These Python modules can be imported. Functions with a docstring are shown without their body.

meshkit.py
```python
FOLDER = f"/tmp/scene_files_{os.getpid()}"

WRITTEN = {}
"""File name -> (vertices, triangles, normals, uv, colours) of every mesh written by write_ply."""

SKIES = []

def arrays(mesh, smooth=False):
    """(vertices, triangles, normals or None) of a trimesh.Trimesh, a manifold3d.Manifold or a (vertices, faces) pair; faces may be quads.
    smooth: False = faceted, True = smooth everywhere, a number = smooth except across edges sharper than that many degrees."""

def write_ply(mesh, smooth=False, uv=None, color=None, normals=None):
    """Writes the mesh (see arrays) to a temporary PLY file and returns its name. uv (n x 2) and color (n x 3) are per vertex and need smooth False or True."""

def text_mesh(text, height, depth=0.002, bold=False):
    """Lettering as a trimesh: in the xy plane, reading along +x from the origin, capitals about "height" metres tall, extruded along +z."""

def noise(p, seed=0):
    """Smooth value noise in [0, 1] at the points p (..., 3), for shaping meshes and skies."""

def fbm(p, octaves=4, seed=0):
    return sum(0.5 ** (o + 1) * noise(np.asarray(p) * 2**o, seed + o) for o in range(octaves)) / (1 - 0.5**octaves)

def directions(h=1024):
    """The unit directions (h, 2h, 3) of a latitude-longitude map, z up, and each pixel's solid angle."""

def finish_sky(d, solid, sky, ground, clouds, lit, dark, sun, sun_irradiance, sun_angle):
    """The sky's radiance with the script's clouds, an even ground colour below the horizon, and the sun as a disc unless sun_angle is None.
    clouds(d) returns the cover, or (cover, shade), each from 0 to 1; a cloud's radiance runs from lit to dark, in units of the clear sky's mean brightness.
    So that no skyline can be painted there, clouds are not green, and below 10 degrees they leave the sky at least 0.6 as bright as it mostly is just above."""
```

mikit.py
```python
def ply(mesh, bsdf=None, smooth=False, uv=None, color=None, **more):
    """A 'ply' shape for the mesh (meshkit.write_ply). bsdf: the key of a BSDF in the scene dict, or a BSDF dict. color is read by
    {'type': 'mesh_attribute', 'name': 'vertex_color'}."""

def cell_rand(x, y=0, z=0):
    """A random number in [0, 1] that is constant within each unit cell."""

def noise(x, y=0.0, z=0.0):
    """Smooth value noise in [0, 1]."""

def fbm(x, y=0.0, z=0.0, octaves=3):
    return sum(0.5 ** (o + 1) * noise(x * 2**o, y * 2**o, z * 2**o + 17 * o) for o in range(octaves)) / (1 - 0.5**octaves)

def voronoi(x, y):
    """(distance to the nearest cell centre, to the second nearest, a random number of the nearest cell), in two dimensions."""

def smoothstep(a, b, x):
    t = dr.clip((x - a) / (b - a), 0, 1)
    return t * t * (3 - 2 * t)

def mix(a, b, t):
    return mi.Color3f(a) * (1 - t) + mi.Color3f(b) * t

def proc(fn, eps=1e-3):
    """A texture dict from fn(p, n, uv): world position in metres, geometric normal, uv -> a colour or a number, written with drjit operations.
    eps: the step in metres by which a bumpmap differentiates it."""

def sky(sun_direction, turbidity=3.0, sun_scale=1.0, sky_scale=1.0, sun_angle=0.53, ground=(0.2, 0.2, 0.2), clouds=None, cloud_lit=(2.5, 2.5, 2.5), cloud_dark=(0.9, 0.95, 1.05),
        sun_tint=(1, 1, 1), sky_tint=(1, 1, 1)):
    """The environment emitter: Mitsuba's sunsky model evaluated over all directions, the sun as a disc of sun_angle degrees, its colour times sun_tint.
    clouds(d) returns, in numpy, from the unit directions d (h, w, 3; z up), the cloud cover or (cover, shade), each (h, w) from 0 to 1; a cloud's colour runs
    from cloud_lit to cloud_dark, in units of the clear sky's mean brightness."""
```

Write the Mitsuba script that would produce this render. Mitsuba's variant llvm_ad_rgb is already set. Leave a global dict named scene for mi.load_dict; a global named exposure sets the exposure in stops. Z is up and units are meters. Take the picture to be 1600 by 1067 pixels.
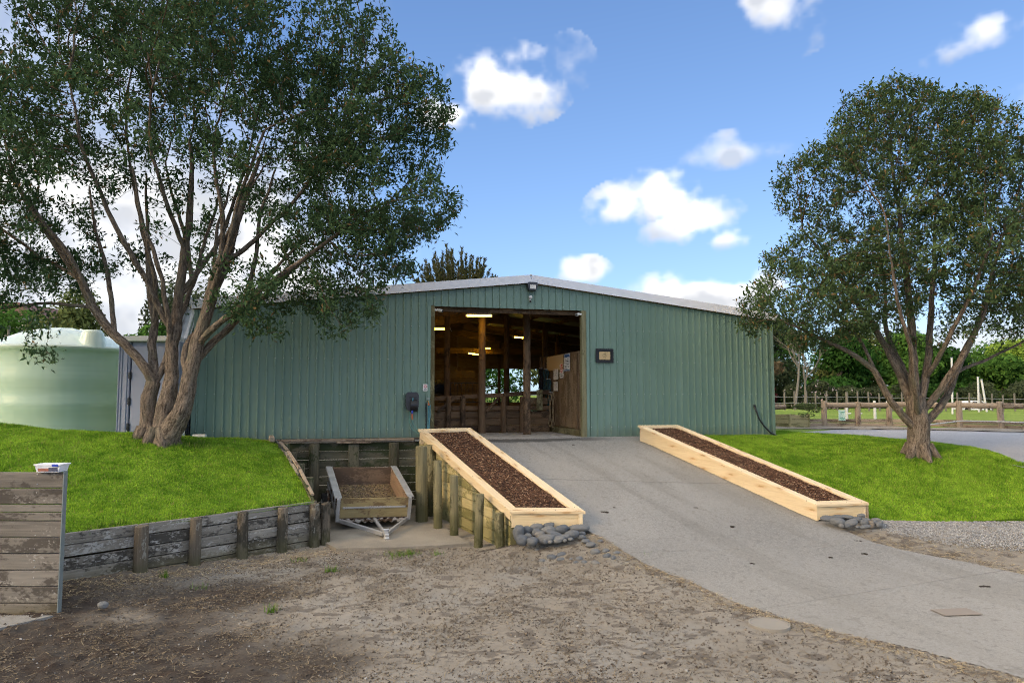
import math, random
import numpy as np, trimesh, shapely
import mitsuba as mi, drjit as dr
import mikit, meshkit
from shapely.geometry import Polygon, Point, LineString
from scipy.spatial import cKDTree, Delaunay
from scipy.interpolate import RBFInterpolator

random.seed(7); np.random.seed(7)
RNG = np.random.default_rng(11)
T = mi.ScalarTransform4f
scene, labels = {'type': 'scene'}, {}

# ------------------------------------------------------------------ camera, sky, exposure
PITCH = math.radians(4.3)
EYE = np.array([0.0, 0.0, 2.7])
scene['camera'] = {'type': 'perspective', 'fov': 71.51, 'fov_axis': 'x', 'near_clip': 0.1, 'far_clip': 4000.0,
                   'to_world': T().look_at(origin=EYE.tolist(), target=[0, math.cos(PITCH), 2.7 + math.sin(PITCH)], up=[0, 0, 1])}
exposure = 2.98
SUN = (-0.74, -0.62, 0.43)


def clouds(d):
    az = np.degrees(np.arctan2(d[..., 0], d[..., 1]))
    el = np.degrees(np.arcsin(np.clip(d[..., 2], -1, 1)))
    q = np.stack([az / 5.0, el / 3.6, 0 * az], -1)
    n1 = meshkit.fbm(q, 6, 3) - 0.5
    n2 = meshkit.fbm(q * np.array([2.3, 2.0, 1]) + 31, 4, 5) - 0.5
    cover, shade = np.zeros(az.shape), np.zeros(az.shape)
    # (azimuth, elevation, half width, half height, weight) of the separate fair-weather clouds
    for a, e, w, h, k in [(-0.6, 23.6, 3.6, 2.3, 1.1), (-5.2, 21.8, 2.4, 1.2, .9), (4.8, 25.3, 1.5, 1.6, .5), (9.3, 14.6, 2.3, 1.5, 1.05), (12.0, 15.0, 2.4, 1.9, 1.15),
                          (14.2, 13.2, 2.9, 1.7, 1.1), (17.2, 11.9, 2.2, 0.9, .9), (5.7, 9.7, 1.7, 1.0, .9), (16.0, 7.6, 4.6, 1.7, 1.0), (20, 8.4, 2, 1.4, .8),
                          (18.6, 18.3, 3.4, 1.1, .55), (21.2, 27.4, 3.3, 2.8, .72), (17.5, 30, 2.5, 1.2, .7), (24.5, 29.5, 1.8, 1.0, .65), (34.8, 23.4, 3.0, 1.8, .9), (36.5, 18.5, 1.3, 2.0, .4)]:
        r = np.sqrt(((az - a) / w) ** 2 + (np.where(el > e, (el - e) / h, (el - e) / (h * .75))) ** 2)
        g = k * np.clip(1.25 - 0.75 * r, 0, 1.3)
        c = np.clip((g + n1 * 2.0 + n2 * 1.5 - 0.24) / 0.80, 0, 1) * (g > 0.02) * min(1, k + .12)
        c = c * c * (3 - 2 * c)
        shade = np.where(c > cover, np.clip(0.62 - (el - e) / h * 0.22 + n2 * 1.3 + n1 * .6, .35, 1), shade)
        cover = np.maximum(cover, c)
    n3 = meshkit.fbm(d * 3.1 + 40, 5, 12) - 0.5
    # a bright veil over the left of the sky, thinning out to the right
    veil = np.clip((-9.5 - az + n1 * 9) / 9.0, 0, 1) * np.clip((az + 100 + n3 * 60) / 40, 0, 1) * np.clip((32 - el + n3 * 40) / 14, 0, 1) * (0.93 + 0.5 * n1)
    shade = np.where(veil > cover, np.clip(.84 + n2 * 1.0, 0, 1), shade)
    cover = np.maximum(cover, veil)
    # broken cloud over all the rest of the sky
    m = meshkit.fbm(d * 2.6 + 5, 5, 9)
    m = m - .16 * np.exp(-((el - 13) / 9) ** 2)
    rest = np.clip((m - 0.40) / 0.14, 0, 1) * np.clip((np.abs(az + 2) - 50 + n3 * 50) / 12, 0, 1)
    rest = np.maximum(rest, np.clip((m - 0.40) / 0.14, 0, 1) * np.clip((el - 44 + n3 * 55) / 10, 0, 1))
    shade = np.where(rest > cover, np.clip((m - .52) / .2, 0, 1) * .5, shade)
    cover = np.maximum(cover, rest)
    # grey bank low on the right
    bank = np.clip((6.2 - el + n1 * 3) / 3, 0, 1) * np.clip((az - 23) / 5, 0, 1) * np.clip((80 - az) / 15, 0, 1) * .85
    shade = np.where(bank > cover, .9, shade)
    return np.maximum(cover, bank), shade


scene['sky_light'] = mikit.sky(SUN, turbidity=3.0, sun_scale=0.24, sky_scale=1.0, sun_angle=20.0, ground=(0.16, 0.15, 0.12), clouds=clouds,
                               cloud_lit=(4.2, 4.05, 3.85), cloud_dark=(1.55, 1.6, 1.7), sun_tint=(1.0, .92, .78), sky_tint=(0.73, 0.79, 1.0))

# ------------------------------------------------------------------ materials
noise, fbm, mix, sstep = mikit.noise, mikit.fbm, mikit.mix, mikit.smoothstep


def two(b):
    return {'type': 'twosided', 'bsdf': b}


def plain(key, rgb, rough=0.6, metal=0.0, spec=0.5, **kw):
    scene[key] = two({'type': 'principled', 'base_color': {'type': 'rgb', 'value': list(rgb)}, 'roughness': rough, 'metallic': metal, 'specular': spec, **kw})


def textured(key, fn, rough=0.7, metal=0.0, spec=0.4, bump=None, eps=2e-3):
    b = {'type': 'principled', 'base_color': mikit.proc(fn), 'roughness': rough, 'metallic': metal, 'specular': spec}
    if bump is not None:
        b = {'type': 'bumpmap', 'map': mikit.proc(bump, eps), 'scale': 1.0, 'bsdf': b}
    scene[key] = two(b)


def wood(key, dark, light, patch=None, patch_at=.55, pale=None, pale_at=.62, knots=False, rough=.8, base_dirt=None, spec=.25):
    """uv in metres, u along the grain; every piece has its own multiple of 8 on v."""
    def fn(p, n, uv):
        k = dr.floor(uv.y / 8 + 0.5)
        u, v = uv.x + k * 3.7, uv.y - 8 * k
        r = mikit.cell_rand(k, 3)
        g = noise(u * 2.5, v * 70 + k) * .45 + noise(u * 7, v * 190 + k) * .3 + fbm(u * 1.2, v * 9, k) * .35
        c = mix(dark, light, dr.clip(g * .95 + (r - .5) * .45, 0, 1))
        if knots:
            kd, _, kr = mikit.voronoi(u * 1.6 + k * 5.3, v * 7)
            ring = sstep(.17, .06, kd) * sstep(.45, .55, kr)
            c = mix(c, (.34, .17, .06), ring * .75)
            c = mix(c, (.52, .33, .15), sstep(.42, .15, kd) * sstep(.45, .55, kr) * .35)
        if patch is not None:
            m = fbm(u * 3.2, v * 6.5, k * 1.3, 3) * .68 + fbm(u * 26, v * 40, k, 3) * .32 + (mikit.cell_rand(k, 8) - .5) * .26
            c = mix(c, patch, sstep(patch_at - .04, patch_at + .10, m) * .85)
        if pale is not None:
            m = fbm(u * 4 + 40, v * 10, k * 2.1, 3) * .55 + fbm(u * 34, v * 60, k, 3) * .45
            c = mix(c, pale, sstep(pale_at - .06, pale_at + .05, m) * .75)
        if base_dirt is not None:
            m = sstep(base_dirt[0], base_dirt[0] - .25, p.z + fbm(p.x * 4, p.y * 4, p.z * 3) * .2 - .1)
            c = mix(c, base_dirt[1], m * .6)
        return c

    def bump(p, n, uv):
        k = dr.floor(uv.y / 8 + 0.5)
        u, v = uv.x + k * 3.7, uv.y - 8 * k
        return noise(u * 2.5, v * 70 + k) * .002 + fbm(u * 5, v * 30, k, 2) * .0025
    textured(key, fn, rough, 0, spec, bump, 3e-3)


wood('grey_timber', (.125, .115, .098), (.34, .32, .28), patch=(.035, .033, .029), patch_at=.53, pale=(.46, .455, .43), pale_at=.615, base_dirt=(.32, (.13, .115, .06)))
wood('brown_timber', (.118, .106, .09), (.265, .243, .212), patch=(.06, .052, .044), patch_at=.55, pale=(.34, .32, .29), pale_at=.69, base_dirt=(.25, (.11, .09, .04)))
wood('post_timber', (.075, .062, .048), (.22, .19, .145), patch=(.035, .033, .025), patch_at=.56, pale=(.26, .26, .23), pale_at=.66, base_dirt=(.35, (.075, .075, .035)))
wood('mossy_timber', (.045, .043, .028), (.20, .18, .12), patch=(.035, .05, .016), patch_at=.50, base_dirt=(.7, (.03, .028, .02)))
wood('treated_timber', (.30, .255, .12), (.52, .45, .24), patch=(.16, .15, .06), patch_at=.53, base_dirt=(.5, (.11, .11, .04)))
wood('treated_post', (.115, .105, .06), (.27, .245, .145), patch=(.06, .058, .03), patch_at=.56, base_dirt=(.55, (.05, .055, .02)))
wood('new_pine', (.60, .465, .275), (.78, .655, .445), knots=True, rough=.6, spec=.35)
wood('rough_pine', (.50, .38, .20), (.76, .62, .40), patch=(.40, .29, .15), patch_at=.60, knots=True)
wood('barn_timber', (.07, .045, .027), (.21, .135, .078), patch=(.045, .03, .02), patch_at=.56)
wood('barn_ply', (.15, .105, .062), (.27, .20, .125), patch=(.13, .085, .05), patch_at=.54)
wood('jamb_timber', (.15, .14, .075), (.33, .31, .19), patch=(.10, .085, .04), patch_at=.55)
wood('fence_timber', (.18, .14, .10), (.42, .335, .245), patch=(.10, .07, .05), patch_at=.56, pale=(.40, .34, .26), pale_at=.66)
wood('tray_ply', (.15, .10, .066), (.28, .205, .14), patch=(.10, .07, .05), patch_at=.54)
wood('tray_front_ply', (.22, .17, .08), (.40, .33, .18), patch=(.13, .09, .05), patch_at=.58)


def cladding_colour(p, n, uv):
    m = fbm(p.x * 1.3, p.y * 1.3, p.z * .6, 3)
    s = noise(p.x * 9, p.y * 9, p.z * .35)
    c = mix((.158, .246, .200), (.196, .295, .243), m)
    c = mix(c, (.115, .19, .14), s * .35)
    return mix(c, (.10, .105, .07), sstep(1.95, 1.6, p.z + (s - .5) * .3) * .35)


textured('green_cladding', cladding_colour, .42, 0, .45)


def concrete_colour(p, n, uv):
    big = fbm(p.x * .55, p.y * .55, 0, 4)
    along = p.x * .405 - p.y * .914
    across = p.x * .914 + p.y * .405
    streak = fbm(across * 2.6, along * .32, 2.0, 4)
    fine = noise(p.x * 95, p.y * 95) * .5 + noise(p.x * 38, p.y * 38) * .3 + noise(p.x * 210, p.y * 210) * .2
    c = mix((.150, .148, .141), (.330, .324, .305), dr.clip(big * .5 + fine * .9 - .22, 0, 1))
    c = mix(c, (.135, .129, .112), sstep(.50, .74, streak) * .32)
    low = sstep(13.0, 8.0, p.y)
    c = mix(c, (.315, .295, .255), low * .5 * (fine * .5 + .5))
    # damp drip line just outside the door
    t = -(p.x - .466) * .2436 + (p.y - 18.5) * .9699
    wet = sstep(.30, .12, dr.abs(t + .42 + (fbm(p.x * 1.5, p.y * .3) - .5) * .5)) * sstep(3.2, 1.4, p.x) * sstep(.30, .42, fbm(p.x * 2.2, p.y * 5, 4))
    c = mix(c, (.065, .065, .062), wet * .95)
    spots = sstep(.80, .86, noise(p.x * 17, p.y * 17, 4)) * .25
    return mix(c, (.11, .10, .085), spots)


def concrete_bump(p, n, uv):
    return noise(p.x * 120, p.y * 120) * .0016 + fbm(p.x * 26, p.y * 26, 0, 2) * .003


textured('concrete', concrete_colour, .85, 0, .25, concrete_bump)


def dirt_colour(p, n, uv):
    a = fbm(p.x * .8, p.y * .8, 1, 4)
    b = fbm(p.x * 5, p.y * 7, 3, 4)
    fine = noise(p.x * 60, p.y * 60) * .5 + noise(p.x * 140, p.y * 140) * .5
    c = mix((.145, .128, .105), (.315, .286, .240), dr.clip(a * .5 + b * .55 + fine * .3 - .16, 0, 1))
    c = mix(c, (.245, .235, .212), sstep(.55, .7, fbm(p.x * 1.7 + 9, p.y * 1.7, 5, 3)) * .5)
    muck = sstep(-.6, -3.4, p.x + (a - .5) * 6.0 + (p.y - 8.0) * .42) * sstep(12.4, 9.2, p.y + (a - .5) * 3)
    muck = dr.maximum(muck, sstep(.56, .68, b) * .55)
    return mix(c, mix((.024, .020, .017), (.085, .069, .056), b * .6 + fine * .4), muck * (.72 + .5 * b))


textured('dusty_concrete', lambda p, n, uv: mix((.16, .145, .12), (.29, .262, .215), fbm(p.x * 3, p.y * 3, 0, 4) * .7 + noise(p.x * 80, p.y * 80) * .3), .9, 0, .2)


def dirt_bump(p, n, uv):
    return fbm(p.x * 26, p.y * 26, 0, 3) * .010 + noise(p.x * 120, p.y * 120) * .004


textured('dirt', dirt_colour, .95, 0, .15, dirt_bump)


def lawn_tone(p):
    a = fbm(p.x * .9, p.y * .9, 1, 3)
    b = noise(p.x * 7, p.y * 7)
    return dr.clip(a * .4 + b * .4 + .1, 0, 1)


textured('lawn_soil', lambda p, n, uv: mix((.09, .18, .014), (.17, .28, .03), lawn_tone(p)), .9, 0, .1)
scene['grass_blade'] = {'type': 'principledthin', 'base_color': {'type': 'mesh_attribute', 'name': 'vertex_color'}, 'roughness': .55, 'diff_trans': .7, 'spec_trans': 0.0, 'eta': 1.33}
scene['leaf_face'] = {'type': 'principledthin', 'base_color': {'type': 'mesh_attribute', 'name': 'vertex_color'}, 'roughness': .30, 'diff_trans': .5, 'spec_trans': 0.0, 'eta': 1.45}
scene['speckle'] = two({'type': 'principled', 'base_color': {'type': 'mesh_attribute', 'name': 'vertex_color'}, 'roughness': .85, 'specular': .25})


def bark_colour(p, n, uv):
    k = dr.floor(uv.y / 8 + 0.5)
    u, v = uv.x, uv.y - 8 * k
    g = noise(u * 11, v * 60, k) * .5 + noise(u * 38, v * 150, k) * .5
    c = mix((.055, .042, .033), (.265, .215, .168), dr.clip(g * 1.5 - .32, 0, 1))
    c = mix(c, (.12, .12, .085), sstep(.56, .7, fbm(p.x * 3, p.y * 3, p.z * 2, 3)) * .4)
    return c


def bark_bump(p, n, uv):
    k = dr.floor(uv.y / 8 + 0.5)
    u, v = uv.x, uv.y - 8 * k
    return (noise(u * 11, v * 60, k) * .6 + noise(u * 38, v * 150, k) * .4) * .016


textured('bark', bark_colour, .9, 0, .2, bark_bump, 3e-3)
plain('twig', (.115, .078, .052), .85, 0, .2)
plain('pale_bark', (.17, .155, .13), .9)
plain('dull_bark', (.09, .072, .055), .9)


def stone_colour(p, n, uv):
    k = uv.x
    c = mix((.11, .122, .136), (.205, .207, .20), k)
    c = mix(c, (.20, .165, .125), sstep(.66, .85, k) * .7)
    return mix(c, c * .6, fbm(p.x * 40, p.y * 40, p.z * 40, 3) * .6)


textured('river_rock', stone_colour, .7, 0, .35)


def galv_colour(p, n, uv):
    a = fbm(p.x * 9, p.y * 9, p.z * 9, 3)
    return mix((.36, .37, .38), (.60, .61, .62), a)


textured('galvanised', galv_colour, .42, .55, .5)


def rust_colour(p, n, uv):
    a = fbm(p.x * 14, p.y * 14, p.z * 14, 3)
    return mix((.10, .06, .035), (.42, .40, .37), sstep(.4, .6, a))


textured('rusty_steel', rust_colour, .6, .2, .4)
plain('roof_flashing', (.76, .77, .82), .45, 0, .5)
plain('roof_sheet', (.085, .085, .085), .5)


def tank_colour(p, n, uv):
    v = noise(dr.atan2(p.x + 12.1, p.y - 19.0) * 14, p.z * .4)
    h = noise(dr.atan2(p.x + 12.1, p.y - 19.0) * 2, p.z * 16)
    c = mix((.42, .57, .43), (.50, .64, .50), v * .55 + h * .45)
    return mix(c, (.55, .62, .56), sstep(3.86, 3.9, p.z) * .6)


textured('tank_plastic', tank_colour, .33, 0, .5)
plain('grey_door', (.25, .28, .37), .5)
plain('white_paint', (.66, .66, .64), .5)
plain('black_plastic', (.012, .013, .015), .4)
plain('dark_steel', (.03, .03, .032), .45, .3)
plain('dark_plastic', (.035, .037, .045), .42)
plain('hose_blue', (.07, .24, .30), .4)
plain('hose_green', (.12, .27, .24), .45)
plain('orange_plastic', (.45, .12, .05), .5)
plain('blue_plastic', (.03, .06, .42), .4)
plain('brass', (.45, .32, .14), .35, .7)
plain('post_steel', (.20, .235, .235), .6, .2)
plain('paper', (.72, .71, .68), .8)
plain('cork', (.52, .38, .20), .8)
plain('ink', (.02, .02, .02), .7)
plain('red_ink', (.55, .03, .03), .6)
plain('blue_ink', (.05, .14, .34), .6)
plain('sign_green', (.03, .28, .16), .5)
plain('rope_tan', (.33, .25, .15), .9)
plain('rope_teal', (.02, .06, .075), .8)
plain('rope_navy', (.012, .016, .03), .8)
plain('net_green', (.16, .33, .22), .8)
plain('tyre_rubber', (.018, .018, .019), .85)
plain('tub_plastic', (.72, .74, .78), .3)
plain('tub_contents', (.32, .12, .08), .7)
plain('tub_dark', (.06, .07, .12), .7)
plain('mulch_base', (.040, .022, .014), .95)
plain('red_roof', (.17, .095, .085), .8)
plain('house_wall', (.48, .45, .40), .8)
plain('car_white', (.75, .76, .78), .25)
plain('car_glass', (.03, .035, .04), .1)
plain('slate', (.17, .17, .17), .85)
plain('dung', (.030, .025, .018), .9)
plain('rust_plate', (.225, .195, .165), .9)
plain('drain_lid', (.25, .23, .195), .9)


def road_colour(p, n, uv):
    f = noise(p.x * 70, p.y * 70) * .5 + noise(p.x * 25, p.y * 25) * .5
    return mix((.17, .175, .185), (.34, .345, .36), f * .7 + fbm(p.x * .8, p.y * .8) * .3)


textured('gravel_road', road_colour, .9, 0, .2)
textured('paddock', lambda p, n, uv: mix((.075, .125, .02), (.165, .215, .055), fbm(p.x * .5, p.y * .9, 0, 4)), .95, 0, .1)

# ------------------------------------------------------------------ mesh helpers
_n = [0]


def seed():
    _n[0] += 1
    return 8.0 * (_n[0] % 211)


def key_for(name):
    if name not in scene and name not in labels:
        return name
    i = 1
    while f'{name}_{i:03d}' in scene or f'{name}_{i:03d}' in labels:
        i += 1
    return f'{name}_{i:03d}'


def put(name, m, bsdf, parent=None, smooth=False, color=None, **more):
    key = key_for(name if parent is None else f'{parent}__{name}')
    uv = m[2] if (len(m) > 2 and smooth in (False, True)) else None
    scene[key] = mikit.ply((m[0], m[1]), bsdf, smooth=smooth, uv=uv, color=color, **more)
    return key


def tag(key, label=None, cat=None, group=None, kind=None):
    d = {k: v for k, v in (('label', label), ('category', cat), ('group', group), ('kind', kind)) if v}
    labels[key] = d
    return key


def thing(name, label, cat, group=None):
    return tag(key_for(name), label, cat, group, 'thing')


def tri(f):
    f = np.asarray(f, int)
    return f if f.shape[1] == 3 else np.vstack([f[:, [0, 1, 2]], f[:, [0, 2, 3]]])


def join(ms):
    v, f, u, o = [], [], [], 0
    for m in ms:
        v.append(np.asarray(m[0], float)); f.append(tri(m[1]) + o); o += len(m[0])
        u.append(m[2] if len(m) > 2 else np.zeros((len(m[0]), 2)))
    return np.vstack(v), np.vstack(f), np.vstack(u)


def frame(x, z=(0, 0, 1)):
    """Rotation matrix (columns) with its first axis along x and its third near z."""
    x = np.asarray(x, float); x = x / np.linalg.norm(x)
    z = np.asarray(z, float)
    y = np.cross(z, x)
    if np.linalg.norm(y) < 1e-6:
        y = np.cross([0, 1, 0], x)
    y /= np.linalg.norm(y)
    return np.stack([x, y, np.cross(x, y)], 1)


def box(c, size, R=None, ch=.006, sd=None):
    """Chamfered box with uv in metres, u along its longest side."""
    h = np.asarray(size, float) / 2
    ch = min(ch, .3 * h.min())
    sd = seed() if sd is None else sd
    V, UV, idx = [], [], {}
    L = int(np.argmax(h))
    for a in range(3):
        o = [i for i in range(3) if i != a]
        if L in o:
            ua, va = L, [i for i in o if i != L][0]
        else:
            ua, va = o
        for s in (-1, 1):
            for p in (-1, 1):
                for q in (-1, 1):
                    v = np.zeros(3); v[a] = s * h[a]; v[o[0]] = p * (h[o[0]] - ch); v[o[1]] = q * (h[o[1]] - ch)
                    sg = [0, 0, 0]; sg[a] = s; sg[o[0]] = p; sg[o[1]] = q
                    idx[(a, *sg)] = len(V); V.append(v)
                    UV.append((v[ua], v[va] + sd + a * .37))
    V = np.array(V); F = []

    def add(ids):
        P = V[ids]; n = np.cross(P[1] - P[0], P[2] - P[0])
        if n @ P.mean(0) < 0:
            ids = ids[::-1]
        for k in range(1, len(ids) - 1):
            F.append([ids[0], ids[k], ids[k + 1]])
    for a in range(3):
        b, c2 = [i for i in range(3) if i != a]
        for s in (-1, 1):
            def g(ax, x, y, z2, s=s, a=a, b=b, c2=c2):
                sg = [0, 0, 0]; sg[a] = x; sg[b] = y; sg[c2] = z2
                return idx[(ax, *sg)]
            add([g(a, s, -1, -1), g(a, s, 1, -1), g(a, s, 1, 1), g(a, s, -1, 1)])
        for y in (-1, 1):
            for z2 in (-1, 1):
                add([g(b, -1, y, z2), g(b, 1, y, z2), g(c2, 1, y, z2), g(c2, -1, y, z2)])
    for x in (-1, 1):
        for y in (-1, 1):
            for z2 in (-1, 1):
                add([idx[(0, x, y, z2)], idx[(1, x, y, z2)], idx[(2, x, y, z2)]])
    R = np.eye(3) if R is None else R
    return V @ R.T + np.asarray(c, float), np.array(F), np.array(UV)


def beam(p, q, w, h, up=(0, 0, 1), ch=.006):
    p, q = np.asarray(p, float), np.asarray(q, float)
    return box((p + q) / 2, (np.linalg.norm(q - p), w, h), frame(q - p, up), ch)


def prism(poly, thick, O, U, V, sd=None):
    """A flat outline (points in the U, V plane from O) with a thickness towards U x V, uv in metres along U, V."""
    sd = seed() if sd is None else sd
    pg = Polygon(poly) if not isinstance(poly, Polygon) else poly
    pg = shapely.geometry.polygon.orient(pg)
    v2, f2 = trimesh.creation.triangulate_polygon(pg, engine='earcut')
    O, U, V = (np.asarray(x, float) for x in (O, U, V)); W = np.cross(U, V); W /= np.linalg.norm(W)
    a, b = v2[:, :1], v2[:, 1:2]
    P0 = O + a * U + b * V
    uv = v2 + [0, sd]
    Vs, Fs, UVs, n = [P0 + W * thick, P0], [f2, f2[:, ::-1] + len(v2)], [uv, uv], 2 * len(v2)
    for ring in [pg.exterior, *pg.interiors]:
        c = np.array(ring.coords)[:-1]
        for i in range(len(c)):
            p, q = c[i], c[(i + 1) % len(c)]
            A, B = O + p[0] * U + p[1] * V, O + q[0] * U + q[1] * V
            Vs.append([A, B, B + W * thick, A + W * thick]); Fs.append(np.array([[0, 1, 2], [0, 2, 3]]) + n)
            l = np.hypot(*(q - p)); UVs.append([[0, sd + .3], [l, sd + .3], [l, sd + .3 + thick], [0, sd + .3 + thick]]); n += 4
    return np.vstack(Vs), np.vstack(Fs), np.vstack(UVs)


def tube(path, radii, sides=8, rough=0.0, sd=None, caps=True, flare=None):
    P = np.asarray(path, float); n = len(P)
    R = np.broadcast_to(np.asarray(radii, float), (n,))
    t = np.gradient(P, axis=0); t /= np.linalg.norm(t, axis=1, keepdims=True) + 1e-12
    a = np.cross(t[0], [0, 0, 1.0] if abs(t[0][2]) < .9 else [1.0, 0, 0]); a /= np.linalg.norm(a)
    A = []
    for i in range(n):
        a = a - t[i] * (a @ t[i]); a /= np.linalg.norm(a); A.append(a)
    A = np.array(A); B = np.cross(t, A)
    ang = np.arange(sides + 1) * 2 * np.pi / sides
    r = R[:, None] * np.ones(sides + 1)
    if rough:
        q = P[:, None] * 1.0 + R[:, None, None] * (np.cos(ang)[None, :, None] * A[:, None] + np.sin(ang)[None, :, None] * B[:, None])
        nn = meshkit.fbm(q * np.array([9, 9, 3.0]), 3, 4) - .5
        nn[:, -1] = nn[:, 0]
        r = r * (1 + rough * nn * 2)
    V = P[:, None] + r[..., None] * (np.cos(ang)[None, :, None] * A[:, None] + np.sin(ang)[None, :, None] * B[:, None])
    s = np.concatenate([[0], np.cumsum(np.linalg.norm(np.diff(P, axis=0), axis=1))])
    sd = seed() if sd is None else sd
    uv = np.stack(np.broadcast_arrays(s[:, None], ang[None, :] * max(R.mean(), 1e-3) + sd), -1).reshape(-1, 2)
    k = sides + 1
    i, j = np.meshgrid(np.arange(n - 1), np.arange(sides), indexing='ij')
    F = np.stack([i * k + j, i * k + j + 1, (i + 1) * k + j + 1, (i + 1) * k + j], -1).reshape(-1, 4)
    V = V.reshape(-1, 3); F = tri(F)
    if caps:
        o = len(V)
        e0, e1 = V[:k], V[(n - 1) * k:]
        V = np.vstack([V, e0, [P[0]], e1, [P[-1]]])
        uv = np.vstack([uv, uv[:k] * 0 + np.stack([np.cos(ang), np.sin(ang)], 1) * R[0] + [0, sd], [[0, sd]], np.stack([np.cos(ang), np.sin(ang)], 1) * R[-1] + [0, sd], [[0, sd]]])
        jj = np.arange(sides)
        F = np.vstack([F, np.stack([o + jj + 1, o + jj, o + k + 0 * jj], 1), np.stack([o + k + 1 + jj, o + k + 2 + jj, o + 2 * k + 1 + 0 * jj], 1)])
    return V, F, uv


def round_post(x, y, z0, z1, r, lean=(0, 0), sides=12, wob=.05):
    zs = np.array([z0, z0 + .02, (z0 + z1) / 2, z1 - .015, z1])
    rr = np.array([1.03, 1.03, 1.0, .97, .90]) * r
    f = (zs - z0) / (z1 - z0)
    return tube(np.stack([x + lean[0] * f, y + lean[1] * f, zs], 1), rr, sides, wob)


def lathe(profile, c, n=48):
    p = np.array(profile, float); a = np.arange(n) * 2 * np.pi / n
    V = np.stack([p[:, 0][:, None] * np.cos(a) + c[0], p[:, 0][:, None] * np.sin(a) + c[1], p[:, 1][:, None] + 0 * a + c[2]], -1).reshape(-1, 3)
    i, j = np.meshgrid(np.arange(len(p) - 1), np.arange(n), indexing='ij'); k = (j + 1) % n
    return V, tri(np.stack([i * n + j, i * n + k, (i + 1) * n + k, (i + 1) * n + j], -1).reshape(-1, 4))


def tm(m):
    return np.array(m.vertices), np.array(m.faces)


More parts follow.
